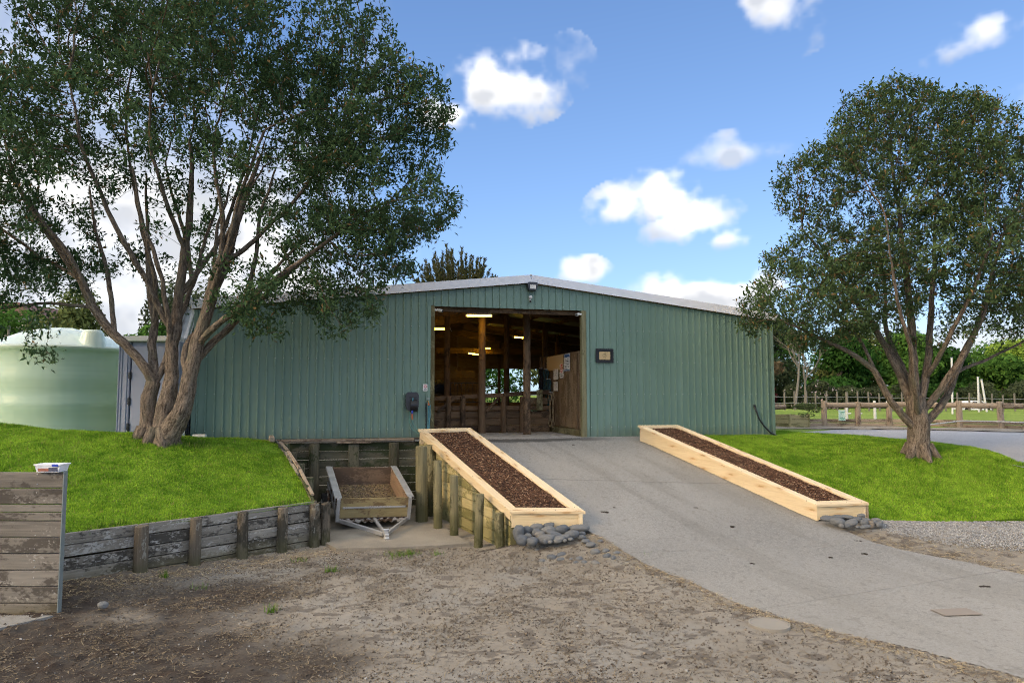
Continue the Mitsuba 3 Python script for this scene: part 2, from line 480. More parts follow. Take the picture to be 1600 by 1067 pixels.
def sheet(poly, step, zf):
    """A Delaunay sheet over a plan outline, heights from zf(x, y)."""
    pg = Polygon(poly)
    b = np.array([pg.exterior.interpolate(s).coords[0] for s in np.arange(0, pg.length, step * .8)])
    x0, y0, x1, y1 = pg.bounds
    gx, gy = np.meshgrid(np.arange(x0, x1, step), np.arange(y0, y1, step))
    g = np.stack([gx.ravel(), gy.ravel()], 1) + RNG.uniform(-.2, .2, (gx.size, 2)) * step
    g = g[shapely.contains_xy(pg.buffer(-step * .4), g[:, 0], g[:, 1])]
    P = np.vstack([np.array(pg.exterior.coords)[:-1], b, g])
    d = Delaunay(P)
    c = P[d.simplices].mean(1)
    F = d.simplices[shapely.contains_xy(pg, c[:, 0], c[:, 1])]
    V = np.column_stack([P, zf(P[:, 0], P[:, 1])])
    up = np.cross(V[F[:, 1]] - V[F[:, 0]], V[F[:, 2]] - V[F[:, 0]])[:, 2] < 0
    F[up] = F[up][:, ::-1]
    return V, F


def scatter(poly, n, keep=None):
    pg = Polygon(poly) if not isinstance(poly, Polygon) else poly
    x0, y0, x1, y1 = pg.bounds
    out = []
    while sum(map(len, out)) < n:
        p = np.column_stack([RNG.uniform(x0, x1, n), RNG.uniform(y0, y1, n)])
        p = p[shapely.contains_xy(pg, p[:, 0], p[:, 1])]
        if keep is not None:
            p = p[RNG.random(len(p)) < keep(p[:, 0], p[:, 1])]
        out.append(p)
    return np.vstack(out)[:n]


def unit(n):
    v = RNG.normal(size=(n, 3))
    return v / np.linalg.norm(v, axis=1, keepdims=True)


def bits(P, size, tilt, kind='chip', col=None):
    """Many small loose pieces as one mesh: P (n,3); size (n,3); flat-lying with the given tilt. Returns (V, F, colours)."""
    n = len(P)
    a = RNG.uniform(0, 2 * np.pi, n)
    nrm = np.column_stack([RNG.normal(0, tilt, n), RNG.normal(0, tilt, n), np.ones(n)])
    nrm /= np.linalg.norm(nrm, axis=1, keepdims=True)
    x = np.column_stack([np.cos(a), np.sin(a), np.zeros(n)])
    x -= nrm * (x * nrm).sum(1, keepdims=True); x /= np.linalg.norm(x, axis=1, keepdims=True)
    y = np.cross(nrm, x)
    if kind == 'straw':
        loc = np.array([[-1, -1, 0], [1, -1, .0], [1, 1, 0], [-1, 1, 0]], float)
        F0 = np.array([[0, 1, 2], [0, 2, 3]])
    elif kind == 'chip':
        loc = np.array([[-1, -.7, 0], [1, -1, 0], [.8, 1, 0], [-.9, .8, 0], [-.8, -.5, 1], [.8, -.8, .9], [.6, .8, 1], [-.7, .6, .9]], float)
        F0 = np.array([[4, 5, 6], [4, 6, 7], [0, 1, 5], [0, 5, 4], [1, 2, 6], [1, 6, 5], [2, 3, 7], [2, 7, 6], [3, 0, 4], [3, 4, 7]])
    else:
        loc = np.array([[1, 0, 0], [0, 1, 0], [-1, 0, 0], [0, -1, 0], [.1, .1, .9], [0, 0, -.8], ], float)
        F0 = np.array([[0, 1, 4], [1, 2, 4], [2, 3, 4], [3, 0, 4], [1, 0, 5], [2, 1, 5], [3, 2, 5], [0, 3, 5]])
    k = len(loc)
    L = loc[None] * size[:, None, :] * (1 + (RNG.uniform(-.25, .25, (n, k, 1)) if kind != 'straw' else 0))
    V = P[:, None] + L[..., :1] * x[:, None] + L[..., 1:2] * y[:, None] + L[..., 2:] * nrm[:, None]
    F = (F0[None] + (np.arange(n) * k)[:, None, None]).reshape(-1, 3)
    return V.reshape(-1, 3), F, np.repeat(col, k, axis=0)


def tones(n, a, b, extra=None, share=0.0, jit=.12):
    t = RNG.random((n, 1))
    c = np.asarray(a) * (1 - t) + np.asarray(b) * t
    if extra is not None:
        m = RNG.random(n) < share
        c[m] = np.asarray(extra)
    return np.clip(c * (1 + RNG.normal(0, jit, (n, 1))), .004, .95)


def blades(P, length, width, lean, col):
    n = len(P)
    a = RNG.uniform(0, 2 * np.pi, n); d = np.column_stack([np.cos(a), np.sin(a), 0 * a]) * width[:, None]
    b = RNG.uniform(0, 2 * np.pi, n); ln = lean * RNG.uniform(.1, 1, n)
    top = P + np.column_stack([np.cos(b) * ln, np.sin(b) * ln, np.ones(n) * np.sqrt(np.clip(1 - ln ** 2, .05, 1))]) * length[:, None]
    V = np.stack([P - d, P + d, top], 1).reshape(-1, 3)
    nr = np.column_stack([np.cos(b) * ln * .9, np.sin(b) * ln * .9, np.ones(n)])
    return V, np.arange(3 * n).reshape(-1, 3), np.repeat(col, 3, axis=0)


# ------------------------------------------------------------------ ground heights
AL = math.radians(14.1)
W0 = np.array([.466, 18.5]); DS = np.array([math.cos(AL), math.sin(AL)]); DT = np.array([-math.sin(AL), math.cos(AL)])


def B(s, t, z):
    """Barn coordinates: s along the front wall from under the ridge, t into the building, z up."""
    p = W0 + DS * s + DT * t
    return np.array([p[0], p[1], z])


def zramp(x, y):
    t = -((x - W0[0]) * DT[0] + (y - W0[1]) * DT[1])
    return np.interp(t, [-1, 0, .5, 1.2, 5.9, 6.3, 7.2, 8.2, 9.5, 11.5], [1.6, 1.6, 1.545, 1.43, .46, .39, .24, .11, .02, 0.0])


LE = [(-2.35, 18.0), (-2.0, 17.1), (-1.0, 14.9), (.25, 12.6), (1.22, 12.42), (1.42, 12.1), (1.70, 11.6), (1.98, 10.98), (2.5, 10.25), (2.87, 9.48), (3.21, 8.92), (3.7, 8.33), (4.28, 7.69), (4.64, 7.23), (5.0, 6.75), (5.6, 5.7), (6.6, 3.0), (7.4, -2.0)]
RE = [(4.6, 19.74), (4.75, 18.6), (5.9, 15.4), (6.4, 13.6), (5.82, 13.22), (5.97, 12.7), (6.12, 12.3), (6.40, 11.98), (6.73, 11.72), (7.18, 11.37), (7.7, 10.7), (8.6, 9.7), (9.8, 8.6), (11.2, 7.6), (12.5, 6.6), (14, 5.0), (16, 3.0), (17, -2)]
CONC = Polygon(LE + RE[::-1])


def zyard(x, y):
    x, y = np.asarray(x, float), np.asarray(y, float)
    h = 0.32 * np.clip((y - 9.8) / 3.8, 0, 1) ** 1.2 * np.clip((x - 4.5) / 2, 0, 1)
    h = h + 0.84 * np.clip((x - 10.3) / 2.7, 0, 1) * np.clip((y - 9.3) / 4.4, 0, 1) + 1.3 * np.clip((-13.5 - x) / 5, 0, 1) * np.clip((y - 6) / 3.5, 0, 1)
    h = h + .11 * np.clip((-4.2 - x) / 1.5, 0, 1) * np.clip((y - 8.0) / 2, 0, 1)
    pts = shapely.points(x, y)
    h = h + .22 * np.exp(-((x - .8) / .7) ** 2 - ((y - 12.2) / .72) ** 2) + .09 * np.exp(-((x - 6.35) / .5) ** 2 - ((y - 12.95) / .4) ** 2)
    dist = shapely.distance(CONC, pts)
    w = np.exp(-(dist / .9) ** 2) * np.where((x < 0.6) & (y > 12.0), np.clip((x + .1) * 1.6, 0, 1), 1)
    zc = np.minimum(zramp(x, y), .36)
    h = np.maximum(h * (1 - w) + w * (zc - .012), h * (1 - .6 * w))
    inside = shapely.contains(CONC.buffer(-.12), pts)
    h = np.where(inside, np.minimum(h, zramp(x, y) - .08), h)
    return h


def rough(x, y):
    q = np.stack([x, y, 0 * x], -1)
    n = (meshkit.fbm(q * 2.2, 4, 2) - .5) * .045 + (meshkit.fbm(q * 9, 3, 6) - .5) * .016
    muck = np.clip((-1.6 - x - (y - 8.5) * .42) / 2.5, 0, 1) * np.clip((12 - y) / 2.5, 0, 1)
    n = n + muck * (meshkit.fbm(q * 7, 3, 8) - .5) * .10
    return n


# yard of trampled dirt
xs = np.concatenate([-np.geomspace(900, 42, 14), np.linspace(-40, -7.2, 40), np.arange(-7, 8.0, .045), np.linspace(8.1, 14, 40), np.linspace(15, 40, 18), np.geomspace(42, 900, 14)])
ys = np.concatenate([-np.geomspace(900, 32, 12), np.linspace(-30, 4.4, 24), np.arange(4.6, 14.6, .045), np.linspace(14.7, 17.6, 30), np.linspace(18, 40, 20), np.geomspace(45, 300, 12)])
X, Y = np.meshgrid(xs, ys)
Z = zyard(X.ravel(), Y.ravel()).reshape(X.shape)
dc = shapely.distance(CONC, shapely.points(X.ravel(), Y.ravel())).reshape(X.shape)
Z = Z + rough(X, Y) * np.clip(dc / .5, .15, 1)
nx = len(xs)
i, j = np.meshgrid(np.arange(len(ys) - 1), np.arange(nx - 1), indexing='ij')
F = np.stack([i * nx + j, i * nx + j + 1, (i + 1) * nx + j + 1, (i + 1) * nx + j], -1).reshape(-1, 4)
# nothing of the yard under the barn, where its surface would cut the walls
V = np.column_stack([X.ravel(), Y.ravel(), Z.ravel()])
tb = (V[:, 0] - W0[0]) * DT[0] + (V[:, 1] - W0[1]) * DT[1]
F = F[(tb[F] < -.02).all(1)]
tag(put('dirt_yard', (V, tri(F)), 'dirt', smooth=True), 'trampled brown dirt yard with dark muck on the left and pale sandy patches', kind='structure')

# ground sheet to the horizon, behind and beside the barn
ss = np.concatenate([-np.geomspace(900, 12, 24), np.linspace(-11, 18, 40), np.geomspace(20, 900, 24)])
tt = np.concatenate([np.linspace(.25, 50, 60), np.geomspace(55, 1500, 20)])
S, Tt = np.meshgrid(ss, tt)
V = np.stack([W0[0] + DS[0] * S + DT[0] * Tt, W0[1] + DS[1] * S + DT[1] * Tt, 1.47 + (meshkit.fbm(np.stack([S, Tt, 0 * S], -1) * .12, 3, 1) - .5) * .25 * np.clip((np.hypot(np.maximum(np.abs(S) - 9, 0), np.maximum(Tt - 16, 0)) - 1) / 6, 0, 1)], -1).reshape(-1, 3)
V[:, 2] += .011 * np.clip(V[:, 1] - 22, 0, 50)
V[:, 2] += .9 * np.clip((Tt.ravel() - 19) / 22, 0, 1) * np.exp(-((S.ravel() - 4) / 9) ** 2)
nx = len(ss)
i, j = np.meshgrid(np.arange(len(tt) - 1), np.arange(nx - 1), indexing='ij')
F = np.stack([i * nx + j, i * nx + j + 1, (i + 1) * nx + j + 1, (i + 1) * nx + j], -1).reshape(-1, 4)
tag(put('paddock_ground', (V, tri(F)), 'paddock', smooth=True), 'flat green paddock reaching away behind the barn', kind='structure')

# concrete driveway in slabs, open joints between them
Lc, Rc = np.array(LE), np.array(RE)


def resample(P, at, par):
    return np.column_stack([np.interp(at, par, P[:, 0]), np.interp(at, par, P[:, 1])])


par = np.arange(len(LE), dtype=float)
drive = tag(key_for('driveway'), 'broad grey concrete ramp running from the barn door down into the yard', kind='structure')


def slab(a, b, gap0, gap1):
    at = np.linspace(a + gap0, b - gap1, max(4, int((b - a) * 14)))
    l, r = resample(Lc, at, par), resample(Rc, at, par)
    w = np.linspace(0, 1, 40)[None, :, None]
    P = l[:, None] * (1 - w) + r[:, None] * w
    z = zramp(P[..., 0], P[..., 1]) + (meshkit.fbm(np.concatenate([P, 0 * P[..., :1]], -1) * .9, 3, 3) - .5) * .018
    top = np.concatenate([P, z[..., None]], -1)
    n, m = P.shape[:2]
    V = [top.reshape(-1, 3)]; i, j = np.meshgrid(np.arange(n - 1), np.arange(m - 1), indexing='ij')
    F = [np.stack([i * m + j + 1, i * m + j, (i + 1) * m + j, (i + 1) * m + j + 1], -1).reshape(-1, 4)]
    o = n * m
    ringi = np.concatenate([np.arange(m), np.arange(1, n) * m + m - 1, (n - 1) * m + np.arange(m - 2, -1, -1), np.arange(n - 2, 0, -1) * m])
    low = V[0][ringi] - [0, 0, .16]
    hi = V[0][ringi].copy()
    V += [hi, low]; k = len(ringi); q = np.arange(k); q2 = (q + 1) % k
    F.append(np.stack([o + q, o + q2, o + k + q2, o + k + q], -1))
    put('slab', (np.vstack(V), np.vstack([tri(x) for x in F])), 'concrete', drive, smooth=40)


J = [0, 2.02, 6.35, 9.55, 13.0, 17]
for a, b in zip(J[:-1], J[1:]):
    slab(a, b, .006 if a else 0, .006)

# concrete pad by the board wall and in the trailer bay
tag(put('concrete_pad', prism([(-12, 6.6), (-5.9, 8.2), (-5.52, 8.78), (-12, 8.78)], .12, (0, 0, -.06), (1, 0, 0), (0, 1, 0)), 'concrete'), 'corner of a grey concrete pad at the foot of the board wall', kind='structure')
tag(put('bay_slab', prism([(-3.05, 12.55), (-2.2, 12.62), (-1.3, 12.8), (-.75, 13.0), (-1.9, 15.9), (-2.2, 17.4), (-5.2, 16.7), (-4.6, 15.0)], .14, (0, 0, -.085), (1, 0, 0), (0, 1, 0)), 'dusty_concrete'), 'dusty concrete floor of the bay under the trailer', kind='structure')

# ------------------------------------------------------------------ lawns
ML = np.array([(-6.75, 9.55, .74), (-6.0, 10.35, .73), (-5.0, 11.5, .74), (-4.2, 12.4, .74), (-3.6, 13.0, .76), (-4.05, 13.75, 1.02), (-4.5, 14.6, 1.26), (-4.95, 15.4, 1.47), (-5.4, 16.2, 1.62), (-5.6, 16.75, 1.63),
               (-6.7, 16.45, 1.67), (-7.4, 16.3, 1.66), (-6.6, 14.1, 1.70), (-5.6, 14.4, 1.55), (-6.0, 12.6, 1.22), (-7.6, 12.6, 1.45), (-7.8, 14.3, 1.90), (-10.4, 14.3, 2.12), (-10, 12, 1.6), (-8, 10.5, 1.05), (-9, 9.2, .95), (-14, 14.3, 2.3), (-14, 10, 1.3),
               (-9, 16.0, 1.66), (-12, 16.6, 1.64), (-20, 15, 2.2), (-20, 10, 1.4), (-20, 18, 1.6), (-5.2, 13.4, 1.15)])
mound_z = RBFInterpolator(ML[:, :2], ML[:, 2], smoothing=.02, kernel='thin_plate_spline')
MP = [(-22, 9.05), (-7.2, 9.05), (-3.57, 13.05), (-5.3, 16.15), (-5.62, 16.8), (-7.3, 16.4), (-9.0, 17.3), (-22, 18.4)]
RL = np.array([(6.75, 13.62, .34), (8, 13.62, .33), (9.7, 13.62, .34), (14, 13.7, .5), (6.2, 14.5, .72), (5.5, 16.2, 1.15), (4.5, 18.6, 1.56), (4.5, 19.5, 1.58), (9.2, 16.3, 1.33), (7.4, 16.3, 1.22), (8, 15, .83), (10, 15, .88), (8, 20.2, 1.55),
               (10.9, 20.4, 1.5), (11, 17.8, 1.45), (11, 15.5, 1.25), (12.5, 14.5, 1.09), (11.9, 14.5, 1.09), (7, 18, 1.45), (9, 18.3, 1.48)])
lawn_z = RBFInterpolator(RL[:, :2], RL[:, 2], smoothing=.02, kernel='thin_plate_spline')
RP = [(6.62, 13.66), (8.2, 13.58), (10.2, 13.62), (12.3, 13.75), (12.6, 14.3), (11.5, 14.7), (10.95, 15.6), (11.1, 17.6), (11.0, 19.4), (10.2, 20.6), (8.0, 21.4), (7.35, 20.9), (7.45, 20.26), (4.5, 19.5), (4.5, 18.7)]


def zmound(x, y):
    q = np.column_stack([np.ravel(x), np.ravel(y)])
    return mound_z(q) + (meshkit.fbm(np.column_stack([q * 1.6, 0 * q[:, 0]]), 3, 4) - .5) * .07


def zlawn(x, y):
    q = np.column_stack([np.ravel(x), np.ravel(y)])
    return lawn_z(q) + (meshkit.fbm(np.column_stack([q * 1.6, 0 * q[:, 0]]), 3, 4) - .5) * .05


tag(put('grass_mound', sheet(MP, .14, zmound), 'lawn_soil', smooth=True), 'sloping grassy mound rising from the low timber wall to the barn', kind='structure')
tag(put('front_lawn', sheet(RP, .14, zlawn), 'lawn_soil', smooth=True), 'smooth sloping green lawn beside the right planter box', kind='structure')


def turf(name, poly, n, zf, label, near):
    P = scatter(poly, n, near)
    P = np.column_stack([P, zf(P[:, 0], P[:, 1]) - .005])
    q = P * [1, 1, 0]
    a = meshkit.fbm(q * 1.1, 3, 2); b = meshkit.fbm(q * 6, 2, 5)
    t = np.clip((a - .5) * .7 + (b - .5) * 1.0 + .5 + RNG.normal(0, .30, n), 0, 1)[:, None]
    c = np.array([.088, .220, .014]) * (1 - t) + np.array([.40, .60, .065]) * t
    dry = RNG.random(n) < .05 * (.5 + b)
    c[dry] = np.array([.36, .32, .13])
    L = (.026 + .036 * RNG.random(n)) * (.55 + .9 * meshkit.fbm(q * 3.5, 3, 7))
    v, f, col = blades(P, L, .0035 + .005 * RNG.random(n), .75, c * (1 + RNG.normal(0, .12, (n, 1))).clip(.5, 1.5))
    tag(put(name, (v, f), 'grass_blade', color=np.clip(col, .004, .9)), label, 'grass', kind='stuff')


turf('mound_grass', [(-11.5, 9.2), (-7.2, 9.1), (-3.57, 13.07), (-5.3, 16.15), (-5.62, 16.8), (-7.3, 16.35), (-8.5, 16.2), (-13.5, 15.6)], 210000, zmound, 'bright green grass covering the mound under the big tree', lambda x, y: np.where(y > 15.2, .45, 1.0))
turf('lawn_grass', RP, 230000, zlawn, 'short bright green grass covering the sloping lawn on the right', lambda x, y: np.clip(1.5 - (y - 13.5) * .13, .35, 1))
# long rough tufts: at the tree foot, the wall edge and the yard
P = []
for cx, cy, r, n in [(-6.62, 14.12, .32, 520), (-6.3, 14.3, .24, 420), (-7.25, 14.1, .38, 360), (9.35, 16.0, .28, 200), (8.95, 16.05, .2, 140), (-7.9, 16.0, .5, 160)]:
    p = RNG.normal(0, r * .5, (n, 2)) + [cx, cy]
    P.append(np.column_stack([p, (zmound if cx < 0 else zlawn)(p[:, 0], p[:, 1]) - .01]))
for k in range(60):
    u = RNG.random(); q0 = np.array([-7.1, 9.15]) * (1 - u) + np.array([-3.6, 13.05]) * u
    p = RNG.normal(0, .035, (16, 2)) + q0 + [-.08, .06]
    P.append(np.column_stack([p, zmound(p[:, 0], p[:, 1]) - .01]))
for cx, cy, r, n in [(-1.9, 12.15, .22, 130), (-1.72, 12.25, .12, 70), (-2.75, 11.1, .08, 60), (-3.0, 9.1, .07, 70), (-5.05, 10.55, .06, 40), (-1.25, 12.3, .08, 30), (2.1, 11.35, .1, 40), (-3.45, 11.8, .12, 30), (-4.35, 10.1, .1, 16)]:
    p = RNG.normal(0, r * .6, (n, 2)) + [cx, cy]
    P.append(np.column_stack([p, zyard(p[:, 0], p[:, 1]) - .005]))
P = np.vstack(P); n = len(P)
v, f, col = blades(P, .05 + .10 * RNG.random(n), .003 + .004 * RNG.random(n), .6, tones(n, (.05, .13, .012), (.17, .30, .04), (.34, .30, .14), .1))
tag(put('weed_tufts', (v, f), 'grass_blade', color=col), 'small tufts of long grass and weeds at walls, trunks and in the dirt', 'weeds', kind='stuff')

# ------------------------------------------------------------------ road, gravel, loose litter of the yard
zroad = lambda x, y: np.interp(np.asarray(y, float), [12, 14.4, 16, 20, 30], [.80, 1.04, 1.27, 1.475, 1.485]) + .008 * np.clip(np.asarray(x) - 8, 0, 1)
tag(put('side_road', sheet([(11.2, 14.3), (10.75, 15.5), (10.9, 17.6), (10.8, 19.4), (10.1, 20.5), (7.9, 21.3), (7.5, 21.5), (8.2, 25.6), (14.0, 25.2), (17.5, 23.3), (21, 20.5), (40, 14), (40, 8), (13, 13.6)], .5, zroad), 'gravel_road', smooth=True), 'grey gravel road curving past the lawn to the fence', kind='structure')
tag(put('fence_verge', sheet([(8.0, 25.3), (14.0, 24.9), (17.0, 22.9), (21, 19.8), (26, 18), (26, 21), (19, 25.5), (15, 28.2), (8, 28.4)], .5, lambda x, y: zroad(x, y) + .012 + .03 * np.random.default_rng(3).random(np.size(x))), 'dirt', smooth=True), 'strip of bare brown soil at the foot of the fence', kind='structure')
GP = Polygon([(6.5, 12.8), (6.75, 13.6), (9.7, 13.6), (14, 13.7), (14, 10.9), (11, 11.2), (8.9, 11.6), (7.4, 12.2)])
P = scatter(GP, 52000)
edge = shapely.distance(GP.exterior, shapely.points(P)); P = P[(RNG.random(len(P)) < np.clip(edge / .5 + .12, 0, 1)) | (P[:, 1] > 13.2)]
n = len(P); sz = (.007 + .013 * RNG.random((n, 1)) ** 2) * RNG.uniform(.7, 1.3, (n, 3))
v, f, c = bits(np.column_stack([P, zyard(P[:, 0], P[:, 1]) + .006 + .008 * RNG.random(n)]), sz, .5, 'lump', tones(n, (.17, .175, .18), (.40, .40, .395)))
tag(put('gravel', (v, f), 'speckle', color=c), 'loose grey gravel in front of the lawn', 'gravel', kind='stuff')
YP = Polygon([(-7, 5.2), (6.0, 5.2), (4.3, 7.6), (2.8, 9.4), (1.9, 10.9), (1.2, 12.0), (-.1, 12.2), (-.7, 12.9), (-3.1, 12.5), (-5.5, 10.3), (-6.3, 9.0)])
P = scatter(YP, 60000, lambda x, y: .22 + .78 * np.clip((meshkit.fbm(np.stack([x, y, 0 * x], -1) * 1.7, 3, 4) - .40) * 4, 0, 1) * np.clip((-x + 4) / 7, .25, 1))
zy = zyard(P[:, 0], P[:, 1]) + rough(P[:, 0], P[:, 1])
n = len(P); m = RNG.random(n) < .55
v1 = bits(np.column_stack([P[m], zy[m] + .008]), np.column_stack([.012 + .05 * RNG.random(m.sum()) ** 2.5, .0012 + .0022 * RNG.random(m.sum()), np.ones(m.sum())]), .16, 'straw', tones(m.sum(), (.10, .075, .048), (.34, .27, .17), (.045, .035, .026), .35))
k = ~m; v2 = bits(np.column_stack([P[k], zy[k] + .004]), (.005 + .014 * RNG.random((k.sum(), 1)) ** 3) * RNG.uniform(.6, 1.3, (k.sum(), 3)), .4, 'lump', tones(k.sum(), (.05, .04, .032), (.20, .165, .125), (.30, .29, .27), .06))
tag(put('yard_litter', (np.vstack([v1[0], v2[0]]), np.vstack([v1[1], v2[1] + len(v1[0])])), 'speckle', color=np.vstack([v1[2], v2[2]])), 'straw, bark bits and small clods strewn over the dirt', 'litter', kind='stuff')
# dry straw and bark along the concrete's edge and the wall foot
P = []
for line, n, w in ((LE[4:15], 5200, .16), ([(6.0, 12.7), (6.4, 12.2), (7.2, 11.55), (7.8, 10.85), (8.8, 9.8)], 2600, .22), ([(-6.3, 9.5), (-5.4, 10.35), (-4.6, 11.4), (-3.6, 12.45), (-3.1, 12.45)], 4200, .26), ([(6.7, 12.6), (8.2, 12.15), (10.5, 11.9)], 2200, .3)):
    ls = LineString(line); s = RNG.random(n) * ls.length
    q = np.array([ls.interpolate(x).coords[0] for x in s]) + RNG.normal(0, w, (n, 2))
    P.append(q)
P = np.vstack(P); P = P[~shapely.contains_xy(CONC.buffer(-.05), P[:, 0], P[:, 1])]
n = len(P); zy = zyard(P[:, 0], P[:, 1]) + rough(P[:, 0], P[:, 1]) * .6
v, f, c = bits(np.column_stack([P, zy + .010]), np.column_stack([.010 + .04 * RNG.random(n) ** 2, .0015 + .003 * RNG.random(n), np.ones(n)]), .22, 'straw', tones(n, (.24, .18, .10), (.52, .42, .26), (.09, .06, .04), .3))
tag(put('dry_straw', (v, f), 'speckle', color=c), 'dry straw and bark along the edges of concrete and wall', 'straw', kind='stuff')

# ------------------------------------------------------------------ river stones
STONES = [('L', 0.11, 11.98, 0.43, 0.088, 0.105), ('L', 0.25, 12.08, 0.45, 0.079, 0.066), ('L', 0.40, 12.15, 0.47, 0.124, 0.062), ('L', 0.62, 12.25, 0.50, 0.090, 0.040), ('L', 0.61, 12.08, 0.45, 0.115, 0.062), ('L', 0.83, 12.11, 0.46, 0.106, 0.062), ('L', 1.13, 12.25, 0.44, 0.170, 0.067), ('L', 0.40, 11.97, 0.43, 0.070, 0.061), ('L', 0.46, 11.88, 0.40, 0.083, 0.061), ('L', 0.71, 11.92, 0.41, 0.148, 0.039), ('L', 0.98, 11.92, 0.41, 0.113, 0.061), ('L', 0.16, 11.71, 0.36, 0.090, 0.077), ('L', 0.27, 11.86, 0.40, 0.056, 0.039), ('L', 0.32, 11.67, 0.35, 0.094, 0.060), ('L', 0.55, 11.75, 0.37, 0.137, 0.064), ('L', 0.75, 11.73, 0.37, 0.103, 0.047), ('L', 0.85, 11.80, 0.39, 0.095, 0.035), ('L', 0.53, 11.63, 0.35, 0.038, 0.032), ('L', 0.61, 11.65, 0.35, 0.038, 0.030), ('L', 0.85, 11.69, 0.36, 0.034, 0.021), ('L', 0.95, 11.75, 0.37, 0.047, 0.026), ('L', 1.17, 12.06, 0.40, 0.057, 0.031), ('L', 1.15, 11.92, 0.36, 0.070, 0.039), ('L', 1.20, 11.79, 0.33, 0.060, 0.030), ('L', 1.26, 11.66, 0.30, 0.077, 0.038), ('S', 0.41, 11.76, 0.20, 0.060, 0.034), ('S', 0.63, 11.50, 0.14, 0.076, 0.050), ('S', 0.78, 11.53, 0.17, 0.076, 0.051), ('S', 0.77, 11.40, 0.14, 0.067, 0.025), ('S', 0.47, 11.45, 0.11, 0.050, 0.021), ('S', 1.04, 11.33, 0.16, 0.058, 0.033), ('S', 0.99, 11.22, 0.13, 0.041, 0.021), ('S', 1.11, 11.19, 0.14, 0.041, 0.029), ('S', 1.31, 11.48, 0.23, 0.071, 0.050), ('S', 1.27, 11.11, 0.15, 0.065, 0.032), ('S', 1.48, 11.29, 0.21, 0.058, 0.037), ('S', 1.56, 11.20, 0.20, 0.033, 0.041), ('S', 1.48, 11.48, 0.25, 0.059, 0.034), ('S', 1.64, 11.39, 0.24, 0.058, 0.029), ('S', 1.44, 11.87, 0.32, 0.052, 0.026), ('S', 0.12, 11.20, 0.04, 0.033, 0.016), ('S', 0.93, 11.35, 0.15, 0.041, 0.021), ('R', 5.70, 13.07, 0.48, 0.100, 0.041), ('R', 5.93, 13.13, 0.49, 0.106, 0.035), ('R', 5.82, 12.94, 0.44, 0.122, 0.064), ('R', 6.10, 13.12, 0.49, 0.118, 0.035), ('R', 6.38, 13.19, 0.50, 0.065, 0.039), ('R', 6.22, 13.01, 0.46, 0.076, 0.047), ('R', 6.04, 12.87, 0.43, 0.127, 0.058), ('R', 6.28, 12.89, 0.43, 0.064, 0.052), ('R', 6.37, 13.01, 0.46, 0.070, 0.035), ('R', 6.21, 12.71, 0.39, 0.086, 0.029), ('R', 5.80, 12.74, 0.40, 0.046, 0.034), ('R', 5.91, 12.76, 0.40, 0.052, 0.032), ('R', 6.07, 12.70, 0.39, 0.034, 0.020), ('R', 6.42, 12.93, 0.39, 0.052, 0.064), ('R', 6.52, 12.99, 0.41, 0.053, 0.041), ('R', 6.60, 13.11, 0.44, 0.071, 0.035), ('R', 6.56, 12.93, 0.39, 0.058, 0.047), ('R', 6.64, 13.01, 0.41, 0.035, 0.035)]
ORD = ['leftmost', 'second', 'third', 'fourth', 'fifth', 'sixth', 'seventh', 'eighth', 'ninth', 'tenth', 'eleventh', 'twelfth', 'thirteenth', 'fourteenth', 'fifteenth', 'sixteenth', 'seventeenth']


def stone_rows(which, cuts):
    rows = [[] for _ in range(len(cuts) + 1)]
    for q in [q for q in STONES if q[0] == which]:
        rows[sum(q[3] < c for c in cuts)].append(q)
    return [sorted(r, key=lambda q: q[1]) for r in rows]


def stone(q, label, group, sink=0.0):
    _, x, y, z, rx, rz = q
    m = trimesh.creation.icosphere(subdivisions=3)
    v = np.array(m.vertices)
    o = RNG.uniform(0, 50, 3)
    v = v * (1 + (meshkit.fbm(v * .9 + o, 2) - .5)[:, None] * .55)
    v = np.sign(v) * np.abs(v) ** .92
    ry = max(.75 * rx, rz) * RNG.uniform(.95, 1.25)
    v = v * [rx * 1.1, ry, rz * 1.15]
    a, b = RNG.normal(0, .25), RNG.normal(0, .15)
    Rz = trimesh.transformations.euler_matrix(RNG.normal(0, .12), b, a)[:3, :3]
    v = v @ Rz.T + [x, y, z - sink]
    k = RNG.random() * .75 if rz / max(rx, 1e-6) < 1.05 else RNG.random()
    key = key_for('river_stone')
    scene[key] = mikit.ply((v, np.array(m.faces)), 'river_rock', smooth=True, uv=np.full((len(v), 2), k))
    tag(key, label, 'stone', group)


def size_word(q):
    a = q[4] * q[5]
    return 'large' if a > .0058 else 'small' if a < .0022 else 'medium'


for which, cuts, place, grp in (('L', (.435, .385), 'pile at left planter', 'stones piled at the left planter'), ('R', (.465, .42), 'pile at right planter', 'stones piled at the right planter')):
    for name, row in zip(('top row', 'middle row', 'bottom row'), stone_rows(which, cuts)):
        for i, q in enumerate(row):
            stone(q, f'{size_word(q)} grey stone, {ORD[i]}{" from left" if i else ""} in {name} of {place}', grp)
row = sorted([q for q in STONES if q[0] == 'S'], key=lambda q: q[1])
for i, q in enumerate(row):
    stone(q, (f'half buried grey stone, {ORD[i]} from left' if i else 'half buried grey stone, leftmost') + ' of those loose by the left driveway edge', 'stones loose by the driveway edge', .012)
stone(('S', -5.08, 9.05, .10, .055, .04), 'pale grey stone lying alone in the dark dirt before the low timber wall', None)

# ------------------------------------------------------------------ timber walls


def nail(p, r=.007):
    m = trimesh.creation.icosphere(subdivisions=1, radius=r); return np.array(m.vertices) + p, np.array(m.faces)


